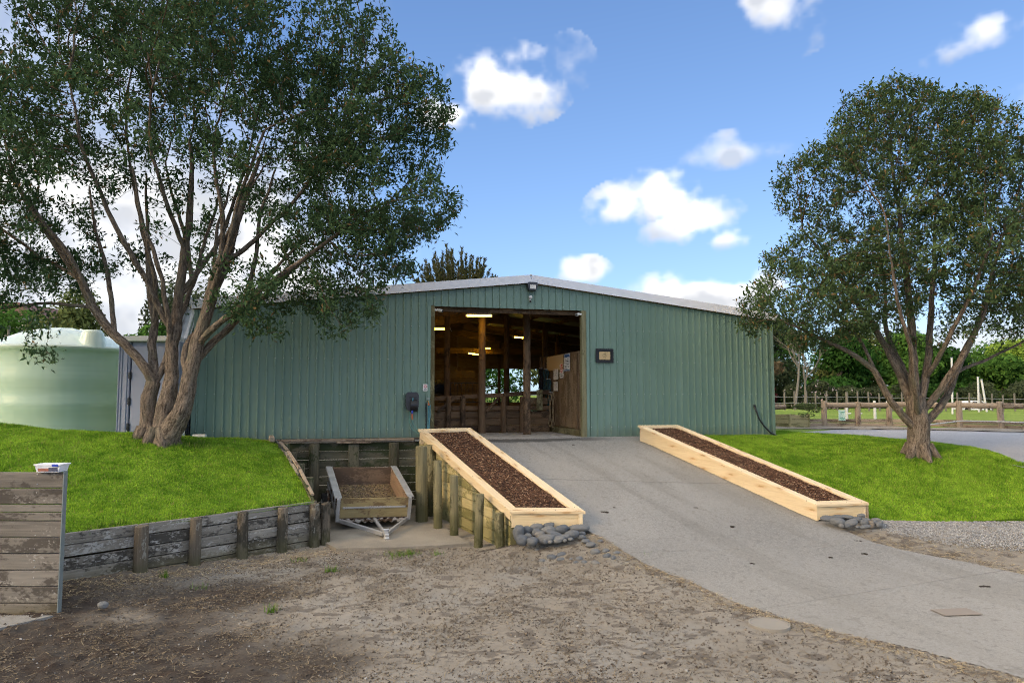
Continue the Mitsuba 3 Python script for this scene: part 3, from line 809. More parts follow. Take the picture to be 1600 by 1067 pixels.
tall = thing('board_wall', 'tall wall of nine weathered brown boards at the left edge', 'timber wall')
zt = 1.75
for k in range(9):
    h = .198 if k != 2 else .20
    z0 = zt - h
    if k == 2:      # a split board
        put('board', box((-7.1, 8.93, z0 + h - .048), (3.1, .048, .088), ch=.007), 'brown_timber', tall)
        put('board', box((-7.1, 8.925, z0 + .052), (3.1, .05, .096), ch=.008), 'brown_timber', tall)
    else:
        put('board', box((-7.1 + RNG.normal(0, .004), 8.93 + RNG.normal(0, .003), z0 + h / 2), (3.1, .05, h - .009), ch=.007), 'brown_timber', tall)
    zt -= h
# steel channel post at its right end
put('steel_post', join([box((-5.545, 8.895, .86), (.012, .006, 1.80), ch=.001), box((-5.539, 8.925, .86), (.008, .054, 1.80), ch=.001), box((-5.56, 8.957, .86), (.05, .008, 1.80), ch=.001)]), 'post_steel', tall)
put('nail', join([nail((-5.87 + RNG.normal(0, .006), 8.904, z)) for z in (1.72, 1.60, 1.50, .98, .82, .74, .68, .60, .47)]), 'galvanised', tall)
labels[tall + '__nail'] = {'kind': 'stuff'}

low = thing('retaining_wall', 'low weathered grey timber retaining wall holding the grassy mound', 'retaining wall', 'timber retaining walls')
LA, LB = np.array([-7.25, 9.0]), np.array([-3.57, 13.12])
lu = (LB - LA) / np.linalg.norm(LB - LA); ln = np.array([lu[1], -lu[0]])
at_l = [0.0]
posts_low = [(-5.56, 10.80), (-5.05, 11.43), (-4.57, 12.06), (-4.09, 12.60), (-3.60, 13.02)]
cut = [0] + [float((np.array(p) - LA) @ lu) for p in posts_low[:-1]] + [float(np.linalg.norm(LB - LA))]
for a, b in zip(cut[:-1], cut[1:]):
    for k in range(5):
        z1 = .775 - k * .172 + RNG.normal(0, .003)
        p, q = LA + lu * (a + .006) + ln * RNG.normal(0, .006), LA + lu * (b - .006) + ln * RNG.normal(0, .006)
        put('board', beam((*p, z1 - .082), (*q, z1 - .082 + RNG.normal(0, .002)), .05, .160, ch=.008), 'grey_timber', low)
for x, y in posts_low:
    p = LA + lu * float((np.array([x, y]) - LA) @ lu) + ln * .125
    put('post', round_post(p[0], p[1], -.2, .765 + RNG.normal(0, .008), .088 if x > -5.5 else .10, (RNG.normal(0, .01), RNG.normal(0, .01)), 14, .06), 'post_timber', low)
p = LB + lu * .12 + ln * .10
put('post', round_post(p[0] + .03, p[1] - .02, -.2, .745, .085, (0, 0), 14, .06), 'post_timber', low)
put('batten', box((LB[0] + .0, LB[1] - .035, .34), (.05, .05, .9), frame((lu[0], lu[1], 0))), 'post_timber', low)

# left side of the trailer bay
side = thing('retaining_wall', 'stepped timber retaining wall on the left side of the trailer bay', 'retaining wall', 'timber retaining walls')
SA, SB = np.array([-3.60, 13.10]), np.array([-5.42, 16.45])
su = (SB - SA) / np.linalg.norm(SB - SA); sl = float(np.linalg.norm(SB - SA))
topz = lambda s: np.interp(s, [0, .4, 1.7, 3.0, sl], [.82, 1.0, 1.36, 1.62, 1.68])
for k in range(9):
    z0, z1 = -.05 + k * .196, -.05 + (k + 1) * .196 - .008
    s0 = 0.0
    for s in np.linspace(0, sl, 60):
        if topz(s) > z0 + .06:
            s0 = s; break
    else:
        continue
    pts = [(s0, z0)] + [(sl, z0)] + [(s, min(z1, float(topz(s)))) for s in np.linspace(sl, s0, 12)]
    pg = Polygon(pts).buffer(0)
    pg = max(getattr(pg, 'geoms', [pg]), key=lambda g: g.area)
    put('board', prism(pg, .05, (*(SA + np.array([su[1], -su[0]]) * -.05), 0), (*su, 0), (0, 0, 1)), 'grey_timber' if k > 5 else 'mossy_timber', side)
for s, dz in ((.95, .0), (1.75, -.02), (2.55, -.02), (3.3, .02)):
    p = SA + su * s + np.array([su[1], -su[0]]) * .13
    put('post', round_post(p[0], p[1], -.1, float(topz(s)) - .05 + dz, .085, (0, 0), 12, .08), 'mossy_timber', side)
for s0, s1 in ((.1, 1.2), (1.25, 2.4), (2.45, 3.3)):
    a, b = SA + su * s0, SA + su * s1
    put('capping', beam((*a, float(topz(s0)) + .015), (*b, float(topz(s1)) + .012), .06, .035, ch=.006), 'fence_timber', side)
# a loose block and a dark pipe end at the head of the bay wall
put('capping', beam((-5.36, 16.02, 1.70), (-5.52, 16.42, 1.73), .11, .10, ch=.02), 'fence_timber', side)

back = thing('retaining_wall', 'dark mossy timber retaining wall under the barn behind the trailer', 'retaining wall', 'timber retaining walls')
ps = [-6.05, -5.36, -4.45, -3.50, -2.55]
for a, b in zip([-6.6] + ps, ps + [-2.0]):
    for k in range(8):
        z1 = 1.56 - k * .2 + RNG.normal(0, .004)
        put('board', beam(B(a + .006, -.14 + RNG.normal(0, .004), z1 - .096), B(b - .006, -.14 + RNG.normal(0, .004), z1 - .096), .05, .19, ch=.01), 'mossy_timber', back)
for i, s in enumerate(ps):
    if i == 2:
        put('post', box(B(s, -.24, .75), (1.56, .25, .14), frame((0, 0, 1), (DT[0], DT[1], 0)), .01), 'mossy_timber', back)
    else:
        p = B(s, -.27, 0)
        put('post', round_post(p[0], p[1], -.1, 1.55 if i else 1.35, .125 if i else .09, (0, 0), 14, .08), 'mossy_timber', back)
put('capping', beam(B(-6.12, -.26, 1.635), B(-3.02, -.24, 1.625), .24, .045, ch=.008), 'fence_timber', back)
put('capping', beam(B(-4.86, -.30, 1.578), B(-4.05, -.30, 1.572), .20, .05, ch=.012), 'fence_timber', back)
put('capping', beam(B(-3.0, -.14, 1.585), B(-1.95, -.14, 1.58), .20, .035, ch=.008), 'grey_timber', back)
put('capping', beam(B(-7.3, -.2, 1.645), B(-6.14, -.2, 1.64), .12, .03, ch=.008), 'fence_timber', back)
put('post', box(B(-2.66, -.2, .78), (1.56, .07, .12), frame((0, 0, 1), (DT[0], DT[1], 0)), .01), 'mossy_timber', back)

# wall under the left planter, beside the ramp
rw = thing('retaining_wall', 'yellowish treated timber retaining wall with round posts under the left planter box', 'retaining wall', 'timber retaining walls')
RA, RB = np.array([.005, 12.40]), np.array([-2.24, 17.35])
ru = (RB - RA) / np.linalg.norm(RB - RA); rl = float(np.linalg.norm(RB - RA)); rn = np.array([-ru[1], ru[0]])
ctop = lambda s: .58 + (1.80 - .58) * s / rl - .09
pp = [(-.17, 12.54), (-.58, 12.95), (-1.07, 13.75), (-1.45, 14.45), (-1.87, 15.2)]
sp = [float((np.array(p) - RA) @ ru) for p in pp]
segs = [0.0, sp[0] + .02, *sp[1:], rl]
for a, b in zip(segs[:-1], segs[1:]):
    for k in range(9):
        z0 = -.16 + k * .196 + .02; z1 = z0 + .182
        if ctop(b) < z0 + .03:
            continue
        pts = [(a + .004, z0), (b - .004, z0), (b - .004, min(z1, ctop(b))), (a + .004, min(z1, max(ctop(a), z0)))]
        if z0 < ctop(a) < z1 < ctop(b):
            pts.insert(3, (a + (z1 - ctop(a)) / (ctop(b) - ctop(a)) * (b - a), z1))
        elif ctop(a) < z0:
            s0 = a + (z0 - ctop(a)) / (ctop(b) - ctop(a)) * (b - a)
            pts = [(s0, z0), (b - .004, z0), (b - .004, min(z1, ctop(b)))] + ([(a + (z1 - ctop(a)) / (ctop(b) - ctop(a)) * (b - a), z1)] if z1 < ctop(b) else [])
        pg = Polygon(pts).buffer(0)
        if pg.area < .003 or pg.geom_type != 'Polygon':
            continue
        off = RNG.normal(0, .006)
        put('board', prism(pg, .045, (*(RA - rn * (.0 + off)), 0), (*ru, 0), (0, 0, 1)), 'treated_timber', rw)
for (x, y), top, r in zip(pp, (.665, .93, 1.17, 1.39, 1.62), (.08, .078, .082, .086, .125)):
    x, y = np.array([x, y]) + rn * .03
    put('post', round_post(x, y, -.1, top, r, (RNG.normal(0, .02), RNG.normal(0, .02)), 16, .05), 'treated_post', rw)
p = RA + rn * .02
put('post', box((p[0] + .035, p[1] - .065, .30), (.70, .10, .05), frame((0, 0, 1), (0, 1, 0)), .006), 'treated_post', rw)
p = RA + ru * (sp[-1] + .9) + rn * .1
put('post', round_post(p[0], p[1], -.1, 1.58, .11, (0, 0), 14, .05), 'treated_post', rw)

# ------------------------------------------------------------------ planter boxes


def planter(label, FL, FR, BR, BL, drop, right):
    t = thing('planter_box', label, 'planter', 'sloping planter boxes beside the ramp')
    C = np.array([FL, FR, BR, BL], float)
    A = np.column_stack([C[:, :2], np.ones(4)])
    pl = np.linalg.lstsq(A, C[:, 2], rcond=None)[0]
    zp = lambda q: q[..., 0] * pl[0] + q[..., 1] * pl[1] + pl[2]
    outer = Polygon(C[:, :2])
    inner = np.array(outer.buffer(-.165, join_style='mitre').exterior.coords)[:-1]
    inner = inner[[int(np.argmin(np.linalg.norm(inner - c, axis=1))) for c in C[:, :2]]]
    O2 = C[:, :2]
    for i in range(4):
        j = (i + 1) % 4
        # a mitred cap board
        a, b, c, d = O2[i], O2[j], inner[j], inner[i]
        u = (b - a) / np.linalg.norm(b - a)
        a, d, b, c = a + u * .002, d + u * .002, b - u * .002, c - u * .002
        q = np.array([a, b, c, d]); top = np.column_stack([q, zp(q)]); bot = top - [0, 0, .045]
        V = []; UV = []; F = []; sd = seed()

        def face(P, F=F, V=V, UV=UV, u=u, a=a, sd=sd):
            o = len(V)
            for p in P:
                V.append(p); dd = p[:2] - a
                UV.append((dd @ u, dd @ np.array([-u[1], u[0]]) + p[2] * .7 + sd))
            F.append([o, o + 1, o + 2]); F.append([o, o + 2, o + 3])
        ins = .006
        cen = top.mean(0); t2 = top + (cen - top) * [.0, 0, 0]
        nrm = np.array([-u[1], u[0], 0])
        e = np.array([nrm * ins, nrm * ins, -nrm * ins, -nrm * ins])
        t2 = top + e; hi = top - [0, 0, .006]
        face(t2)
        for k in range(4):
            m = (k + 1) % 4
            face([hi[k], hi[m], t2[m], t2[k]])
            face([bot[k], bot[m], hi[m], hi[k]])
        face(bot[::-1])
        put('cap_board', (np.array(V), np.array(F), np.array(UV)), 'new_pine', t)
    ins = np.array(outer.buffer(-.035, join_style='mitre').exterior.coords)[:-1]
    ins = ins[[int(np.argmin(np.linalg.norm(ins - c, axis=1))) for c in O2]]
    for i in range(4):
        j = (i + 1) % 4
        a, b = ins[i], ins[j]
        L = np.linalg.norm(b - a); u = (b - a) / L
        s = np.linspace(0, L, 24)
        q = a + u * s[:, None]
        ztop = zp(q) - .047
        if i == 0:
            zb = ztop - drop[0]
        elif i == 2:
            zb = ztop - .30
        elif right == (i == 3):
            zb = np.minimum(zramp(q[:, 0], q[:, 1]) + .012, ztop - .1)
        else:
            zb = ztop - drop[1]
        pts = list(zip(s, zb)) + list(zip(s[::-1], ztop[::-1]))
        put('side_board', prism(pts, .04, (*(a + np.array([-u[1], u[0]]) * .04), 0), (*u, 0), (0, 0, 1)), 'rough_pine' if i == 0 else 'new_pine', t)
    if right:
        put('corner_post', box((FR[0] - .03, FR[1] + .06, .42), (.5, .09, .05), frame((0, 0, 1), (1, 0, 0))), 'fence_timber', t)
    else:
        put('corner_post', box((FR[0] - .085, FR[1] - .006, FR[2] - .047 - drop[0] / 2), (drop[0], .012, .07), frame((0, 0, 1), (1, 0, 0)), .003), 'new_pine', t)
    nl = []
    for c0, c1 in zip(C, np.roll(C, -1, 0)):
        for f in (.03, .35, .66, .97):
            q = c0 + (c1 - c0) * f; q = q + (C.mean(0) - q) * [.06, .012, 0]
            nl.append(nail((q[0], q[1], float(zp(q[:2])) + .0), .006))
    labels[put('nail', join(nl), 'dark_steel', t)] = {'kind': 'stuff'}
    # bark mulch
    bed = outer.buffer(-.11)
    zb = lambda x, y: zp(np.stack([x, y], -1)) - .055 + (meshkit.fbm(np.stack([x * 3, y * 3, 0 * x], -1), 3, 3) - .5) * .06
    side_word = 'right' if right else 'left'
    v, f = sheet(list(bed.exterior.coords), .08, zb)
    P = scatter(outer.buffer(-.15), 8200); n = len(P)
    cv, cf, cc = bits(np.column_stack([P, zb(P[:, 0], P[:, 1]) + .004 + .012 * RNG.random(n)]), np.column_stack([.010 + .018 * RNG.random(n), .004 + .007 * RNG.random(n), .003 + .004 * RNG.random(n)]), .45, 'chip',
                      tones(n, (.045, .024, .015), (.19, .098, .058), (.38, .25, .16), .13, .2))
    base = np.tile([[.04, .022, .014]], (len(v), 1))
    tag(put('bark_mulch', (np.vstack([v, cv]), np.vstack([f, cf + len(v)])), 'speckle', color=np.vstack([base, cc])), f'dark brown bark chips filling the {side_word} planter box', 'mulch', kind='stuff')


planter('left sloping planter box of pale new pine above the retaining wall', (-.03, 12.24, .725), (1.26, 12.37, .725), (-1.0, 17.3, 1.90), (-2.24, 17.0, 1.91), (.24, .14), False)
planter('right sloping planter box of pale new pine between ramp and lawn', (5.58, 13.22, .70), (6.66, 13.45, .70), (4.36, 18.75, 1.92), (3.25, 18.5, 1.92), (.24, .24), True)

# ------------------------------------------------------------------ trailer
tr = thing('trailer', 'small open box trailer with galvanised rails and plywood sides, parked nose down in the bay', 'trailer')
fl = np.array([-3.37, 14.06, .69])
R = trimesh.transformations.euler_matrix(0, 0, math.radians(20.5))[:3, :3] @ trimesh.transformations.euler_matrix(math.radians(13.0), math.radians(1.6), 0)[:3, :3]
# local: x across (0..1.30), y to the rear (0..1.82), z up, origin at the top of the front left corner


def TL(m):
    return (np.asarray(m[0]) @ R.T + fl, *m[1:])


W_, L_, H_ = 1.40, 1.90, .40
put('front_panel', TL(join([box((W_ / 2, .0, -.10), (W_ - .06, .018, .195), sd=None, ch=.002), box((W_ / 2, .0, -.302), (W_ - .06, .018, .195), ch=.002)])), 'tray_front_ply', tr)
put('front_strip', TL(box((W_ / 2, -.016, -.19), (W_ - .16, .012, .035), ch=.003)), 'galvanised', tr)
for k in (0, 1):
    x = .02 if k == 0 else W_ - .02
    put('side_panel', TL(box((x + (.012 if k == 0 else -.012), L_ / 2, -.21), (.016, L_ - .04, .41), ch=.002)), 'tray_ply', tr)
    put('rail', TL(join([box((x + (-.035 if k == 0 else .035), L_ / 2, .012), (.135, L_ + .02, .014), ch=.004), box((x + (-.10 if k == 0 else .10), L_ / 2, -.012), (.008, L_ + .02, .05), ch=.002)])), 'galvanised', tr)
    put('corner_post', TL(box((x + (-.028 if k == 0 else .028), -.008, -.235), (.07, .035, .48), ch=.005)), 'galvanised', tr)
    put('corner_post', TL(box((x, L_, -.2), (.05, .04, .42), ch=.005)), 'galvanised', tr)
    put('side_skirt', TL(join([box((x + (-.05 if k == 0 else .05), L_ / 2, -.36), (.012, L_ - .1, .11), ch=.003)] + [box((x + (-.04 if k == 0 else .04), yy, -.21), (.03, .05, .38), ch=.004) for yy in (.45, .92, 1.4)])), 'galvanised', tr)
    wx = -.10 if k == 0 else W_ + .10
    w = trimesh.creation.cylinder(radius=.27, height=.15, sections=36); w.apply_transform(trimesh.transformations.rotation_matrix(np.pi / 2, [0, 1, 0]))
    wl = put('wheel', TL((np.array(w.vertices) * [1, 1, 1] + [wx + (-.03 if k == 0 else .03), 1.10, -.58], np.array(w.faces))), 'tyre_rubber', tr, smooth=40)
    h = trimesh.creation.cylinder(radius=.15, height=.17, sections=24); h.apply_transform(trimesh.transformations.rotation_matrix(np.pi / 2, [0, 1, 0]))
    put('rim', TL((np.array(h.vertices) + [wx + (-.03 if k == 0 else .03), 1.10, -.58], np.array(h.faces))), 'galvanised', wl, smooth=40)
    put('mudguard', TL(tube([(wx, 1.10 + .34 * math.cos(a), -.58 + .34 * math.sin(a)) for a in np.linspace(.2, np.pi - .2, 10)], [.02] * 10, 6)), 'rusty_steel', tr)
put('tailgate', TL(box((W_ / 2, L_ - .01, -.20), (W_ - .06, .018, .40), ch=.002)), 'tray_ply', tr)
put('floor', TL(box((W_ / 2, L_ / 2, -.41), (W_ - .02, L_ - .02, .025), ch=.002)), 'tray_ply', tr)
# corrugated edge of the steel floor under the front panel
xs_ = np.linspace(.04, W_ - .04, 121); zz = .022 * np.sin((xs_ - .04) / (W_ - .08) * 2 * np.pi * 10)
V = np.vstack([np.column_stack([xs_, 0 * xs_ - .02, zz - .435]), np.column_stack([xs_, 0 * xs_ - .02, zz - .47 - .02]), np.column_stack([xs_, 0 * xs_ + .5, zz - .47 - .02]), np.column_stack([xs_, 0 * xs_ + .5, zz - .435])])
n = len(xs_); i = np.arange(n - 1)
F = np.vstack([np.stack([a * n + i, a * n + i + 1, b * n + i + 1, b * n + i], 1) for a, b in ((0, 1), (1, 2), (2, 3), (3, 0))])
put('corrugated_deck', TL((V, tri(F))), 'rusty_steel', tr)
tip = np.array([W_ / 2 + .05, -1.02, -.33])
for x in (.0, W_):
    put('drawbar_arm', TL(beam((x, .05, -.46), tip + [(.03 if x else -.03), .02, 0], .045, .075, ch=.006)), 'galvanised', tr)
put('drawbar_arm', TL(beam((W_ / 2 - .0, .3, -.47), tip + [0, -.04, .02], .05, .05, ch=.006)), 'galvanised', tr)
cp = put('coupling', TL(join([box(tip + [0, -.07, .045], (.085, .24, .07), ch=.02), box(tip + [.0, -.16, -.02], (.10, .10, .10), ch=.03), box(tip + [0, -.03, .10], (.03, .12, .04), frame((0, 1, .35)), .008)])), 'galvanised', tr)
jt = R @ tip + fl
put('jockey_foot', join([beam((jt[0] - .02, jt[1] + .02, .03), (jt[0] - .02, jt[1] + .02, jt[2] + .10), .035, .035, ch=.004), box((jt[0] - .02, jt[1] + .02, .03), (.10, .10, .02), ch=.004)]), 'dark_steel', tr)
# straw and dung left on its floor
P = np.column_stack([RNG.uniform(.06, W_ - .06, 2600), RNG.uniform(.03, L_ - .05, 2600)])
pile = np.exp(-((P[:, 0] - .62) / .3) ** 2 - ((P[:, 1] - .45) / .22) ** 2)
zz = -.392 + .12 * pile * (.6 + .8 * RNG.random(len(P))) * .9
v, f, c = bits(np.column_stack([P, zz]), np.column_stack([.012 + .035 * RNG.random(len(P)), .003 + .006 * RNG.random(len(P)), .003 + .006 * RNG.random(len(P))]), .35, 'chip', tones(len(P), (.10, .075, .045), (.33, .25, .13), (.05, .035, .025), .22))
tag(put('hay_scraps', TL((v, f)), 'speckle', color=c), 'hay and muck scraps lying on the trailer floor', 'hay', kind='stuff')

# ------------------------------------------------------------------ barn
barn = thing('barn', 'wide green corrugated steel barn with a pale roof edge and a tall open doorway', 'barn')
RB_ = frame((DS[0], DS[1], 0))
SL, SR, D0, D1, HEAD, FLOOR, DEPTH = -8.12, 7.18, -2.60, 1.55, 4.94, 1.60, 15.0
roof_z = lambda s: 5.77 - .113 * np.abs(np.asarray(s, float))


def bbox(s, t, z, ls, lt, lz, ch=.006):
    return box(B(s, t, z), (ls, lt, lz), RB_, ch)


def ribbed(s0, s1, zb, zt, t0=0.0, flip=1.0):
    prof = [(0, 0), (.134, 0), (.143, -.036), (.166, -.036), (.175, 0)]
    k0 = math.floor(s0 / .19) - 1
    S = [s0]; D_ = [None]
    for k in range(k0, int(s1 / .19) + 2):
        for a, d in prof:
            s = k * .19 + a
            if s0 + .002 < s < s1 - .002:
                S.append(s); D_.append(d)
    S.append(s1); D_.append(None)
    dep = lambda s: float(np.interp((s % .19), [0, .134, .143, .166, .175, .19], [0, 0, -.036, -.036, 0, 0]))
    S = np.array(S); d = np.array([dep(s) if x is None else x for s, x in zip(S, D_)]) * flip + t0
    zt_ = zt(S) if callable(zt) else 0 * S + zt
    lo = np.array([B(s, t, zb) for s, t in zip(S, d)]); hi = np.array([B(s, t, z) for s, t, z in zip(S, d, zt_)])
    n = len(S); i = np.arange(n - 1)
    return np.vstack([lo, hi]), tri(np.stack([i, i + 1, n + i + 1, n + i], 1))


wall_top = lambda s: roof_z(s) - .04
for a, b, zb in ((SL, D0, 1.655), (D0, D1, HEAD), (D1, SR, 1.575)):
    edges = [a] + [e for e in np.arange(math.ceil(a / .76) * .76 + .064, b, .76) if a + .15 < e < b - .15] + [b]
    for k, (e0, e1) in enumerate(zip(edges[:-1], edges[1:])):
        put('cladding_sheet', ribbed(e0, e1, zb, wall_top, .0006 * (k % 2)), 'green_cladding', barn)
# ridge of the wall is sharp: trim strips at corners and door
put('corner_trim', join([bbox(SL - .004, .03, 3.25, .012, .12, 3.2, .002), bbox(SL + .04, -.041, 3.25, .09, .006, 3.2, .002)]), 'green_cladding', barn)
put('corner_trim', join([bbox(SR + .004, .03, 3.25, .012, .12, 3.32, .002), bbox(SR - .04, -.041, 3.25, .09, .006, 3.32, .002)]), 'green_cladding', barn)
put('door_trim', bbox(D0 - .035, -.040, 3.3, .075, .006, 3.28, .002), 'green_cladding', barn)
put('door_trim', bbox(D1 + .035, -.040, 3.26, .075, .006, 3.36, .002), 'green_cladding', barn)
# screws
P = []
for zrow in (1.86, 2.72, 3.58, 4.42):
    for s in np.arange(SL + .1, SR - .05, .19):
        s = math.floor(s / .19) * .19 + .152
        if D0 - .1 < s < D1 + .1 or s < SL + .1 or zrow > roof_z(s) - .2 or RNG.random() < .12:
            continue
        P.append(tm(trimesh.creation.icosphere(subdivisions=1, radius=.011)))
        P[-1] = (P[-1][0] * [1, 1, 1] + B(s, -.040, zrow), P[-1][1])
for s in np.arange(D0, D1, .19):
    s = math.floor(s / .19) * .19 + .152
    P.append((trimesh.creation.icosphere(subdivisions=1, radius=.0075).vertices + B(s, -.040, 5.02), trimesh.creation.icosphere(subdivisions=1).faces))
labels[put('screw', join(P), 'galvanised', barn)] = {'kind': 'stuff'}
# side and back walls, roof
for s in (SL + .02, SR - .02):
    put('side_wall', bbox(s, DEPTH / 2 + .05, (FLOOR + float(roof_z(s)) - .08) / 2, .02, DEPTH - .1, float(roof_z(s)) - FLOOR - .1, .002), 'green_cladding', barn)
OP0, OP1, OZ0, OZ1 = 1.90, 5.6, 2.35, 3.93
for a, b, z0, z1 in ((SL + .03, OP0, FLOOR - .1, None), (OP1, SR - .03, FLOOR - .1, None), (OP0, OP1, FLOOR - .1, OZ0), (OP0, OP1, OZ1, None)):
    k = max(1, round((b - a) / 1.25)); e = np.linspace(a, b, k + 1)
    for p, q in zip(e[:-1], e[1:]):
        pts = [(p + .003, z0), (q - .003, z0)] + ([(q - .003, z1), (p + .003, z1)] if z1 else [(q - .003, float(roof_z(q)) - .07)] + ([(0, float(roof_z(0)) - .07)] if p < 0 < q else []) + [(p + .003, float(roof_z(p)) - .07)])
        put('back_panel', prism(pts, .02, B(0, DEPTH, 0), (DS[0], DS[1], 0), (0, 0, 1)), 'barn_ply', barn)
for sgn in (-1, 1):
    se = SL - .12 if sgn < 0 else SR + .12
    a, b, c, d = B(0, -.10, roof_z(0)), B(se, -.10, roof_z(se)), B(se, DEPTH + .1, roof_z(se)), B(0, DEPTH + .1, roof_z(0))
    V = np.array([a, b, c, d, a - [0, 0, .03], b - [0, 0, .03], c - [0, 0, .03], d - [0, 0, .03]])
    F = tri([[0, 1, 2, 3], [4, 7, 6, 5], [0, 4, 5, 1], [1, 5, 6, 2], [2, 6, 7, 3]])
    put('roof_side', (V, F), 'roof_sheet', barn)
    # pale barge flashing along the gable, butted at the ridge
    zc = .075
    put('barge_flashing', beam(B(sgn * .004, -.13, roof_z(0) - .055), B(se, -.13, roof_z(se) - .055), .012, .20, (0, 0, 1), .002), 'roof_flashing', barn)
    put('barge_flashing', beam(B(sgn * .004, -.04, roof_z(0) + .052), B(se, -.04, roof_z(se) + .052), .19, .012, (0, 0, 1), .002), 'roof_flashing', barn)
    put('barge_board', beam(B(sgn * .004, -.065, roof_z(0) - .10), B(se, -.065, roof_z(se) - .10), .06, .13, (0, 0, 1), .004), 'barn_timber', barn)
put('ridge_cap', join([beam(B(0, -.15, 5.825), B(0, DEPTH, 5.825), .05, .02)]), 'roof_flashing', barn)
# jambs, lintel, sill
put('door_jamb', bbox(D0 + .055, .055, (HEAD + FLOOR) / 2 + .02, .105, .15, HEAD - FLOOR, .006), 'jamb_timber', barn)
put('door_jamb', bbox(D1 - .065, .045, (HEAD + FLOOR) / 2 - .0, .13, .15, HEAD - FLOOR, .006), 'jamb_timber', barn)
put('lintel', bbox((D0 + D1) / 2, .20, 4.90, D1 - D0 + .5, .09, .14), 'barn_timber', barn)
put('floor', prism([(SL + .05, .06), (SR - .05, .06), (SR - .05, DEPTH), (SL + .05, DEPTH)], .12, B(0, 0, FLOOR - .115), (DS[0], DS[1], 0), (DT[0], DT[1], 0)), 'concrete', barn)
# frame
for t in (3.4, 6.6, 9.8, 12.8):
    for sgn in (-1, 1):
        se = SL + .1 if sgn < 0 else SR - .1
        put('rafter', beam(B(sgn * .004, t, roof_z(0) - .34), B(se, t, roof_z(se) - .34), .09, .30), 'barn_timber', barn)
    if t > 12:
        put('tie_beam', beam(B(-4.5, t - .06, 4.62), B(4.5, t - .06, 4.62), .06, .24), 'barn_timber', barn)
for s in (-6.6, -5.4, -4.2, -3.0, -1.9, -.9, .9, 1.9, 3.0, 4.2, 5.4, 6.4):
    put('purlin', beam(B(s, .08, roof_z(s) - .12), B(s, DEPTH - .05, roof_z(s) - .12), .05, .13), 'barn_timber', barn)
for s, t, r in ((.30, 1.40, .105), (-.77, 2.42, .105), (-1.48, 4.42, .095), (.86, 6.1, .10), (2.4, 6.6, .10), (-3.9, 6.6, .1), (2.6, 14.75, .07), (-1.2, 9.8, .10), (3.9, 9.8, .1)):
    p = B(s, t, 0)
    put('post', round_post(p[0], p[1], FLOOR, float(roof_z(s)) - .2, r, (0, 0), 14, .05), 'barn_timber', barn)
# plywood partition to the right of the doorway
for t0, t1, z0, z1, m in ((.20, 1.45, 1.80, 3.88, 'barn_ply'), (1.455, 2.6, 1.80, 3.88, 'barn_ply'), (2.605, 3.62, 1.80, 3.88, 'barn_ply'), (.20, 3.62, 1.60, 1.78, 'jamb_timber')):
    put('partition_panel', bbox(1.43 + (.012 if z1 > 2 else 0), (t0 + t1) / 2, (z0 + z1) / 2, .018 if z1 > 2 else .05, t1 - t0, z1 - z0, .002), m, barn)
put('partition_post', bbox(1.42, 3.70, 2.75, .10, .12, 2.3), 'barn_timber', barn)
put('partition_batten', bbox(1.405, .32, 2.8, .03, .05, 2.1), 'barn_timber', barn)
put('partition_batten', bbox(1.405, 3.4, 3.1, .03, .20, 1.5), 'barn_timber', barn)

# stalls
stall = thing('stall_partition', 'dark timber stall front with plank panels, posts and braces inside the barn', 'stall partition')
for a, b in ((-2.45, -1.32), (-1.31, -.10), (-.09, .47), (.48, 1.33)):
    for k in range(3):
        put('plank', bbox((a + b) / 2, 2.62 + RNG.normal(0, .004), 1.72 + k * .205, b - a - .01, .04, .195), 'barn_timber', stall)
    zt = np.interp((a + b) / 2, [-2, 1.2], [2.60, 2.78])
    put('rail', beam(B(a + .005, 2.60, zt - .02), B(b - .005, 2.60, zt + .02), .09, .12), 'barn_timber', stall)
    put('rail', bbox((a + b) / 2, 2.60, 2.32, b - a - .01, .06, .13), 'barn_timber', stall)
for s in (-1.73, -1.31, -.10, .47):
    p = B(s, 2.52, 0); put('post', round_post(p[0], p[1], FLOOR, 2.66, .075, (0, 0), 12, .06), 'barn_timber', stall)
for s0, s1 in ((-1.55, -2.05), (-.25, -.62)):
    put('brace', beam(B(s0, 2.53, 2.62), B(s1, 2.53, 2.22), .05, .08), 'barn_timber', stall)
for s0, s1 in ((.49, 1.28),):
    put('plank', bbox((s0 + s1) / 2, 2.64, 2.52, s1 - s0, .03, .20), 'barn_ply', stall)
rear = thing('plank_wall', 'plank stall wall at the back of the barn under the lamps', 'plank wall')
for k in range(7):
    put('plank', bbox(-1.55, 11.2, 1.75 + k * .30, 4.6, .03, .29), 'barn_ply', rear)
rail = thing('stall_grille', 'black steel bar grille on top of a stall in the barn', 'grille')
for z in (3.12, 2.45):
    put('bar', beam(B(-1.4, 7.0, z), B(.15, 7.0, z), .03, .03, ch=.004), 'dark_steel', rail)
for s in np.linspace(-1.35, .1, 12):
    put('bar', beam(B(s, 7.0, 2.46), B(s, 7.0, 3.11), .016, .016, (0, 1, 0), .003), 'dark_steel', rail)
gate = thing('pipe_gate', 'dark steel pipe gate seen through the barn against the green paddock', 'gate')
for z in (3.06, 2.4, 2.0):
    put('bar', beam(B(.5, 9.0, z - .05), B(1.42, 9.0, z + .02), .04, .04, ch=.006), 'dark_steel', gate)
for s in np.linspace(.55, 1.38, 7):
    put('bar', beam(B(s, 9.0, 2.0), B(s, 9.0, 3.02), .02, .02, (0, 1, 0), .004), 'dark_steel', gate)
saddle = thing('saddle_rack', 'dark saddle hung over a rack behind the left barn post', 'saddle')
hh = trimesh.creation.icosphere(subdivisions=3); v = np.array(hh.vertices)
v[:, 2] -= .55 * np.abs(v[:, 0]) ** 1.4
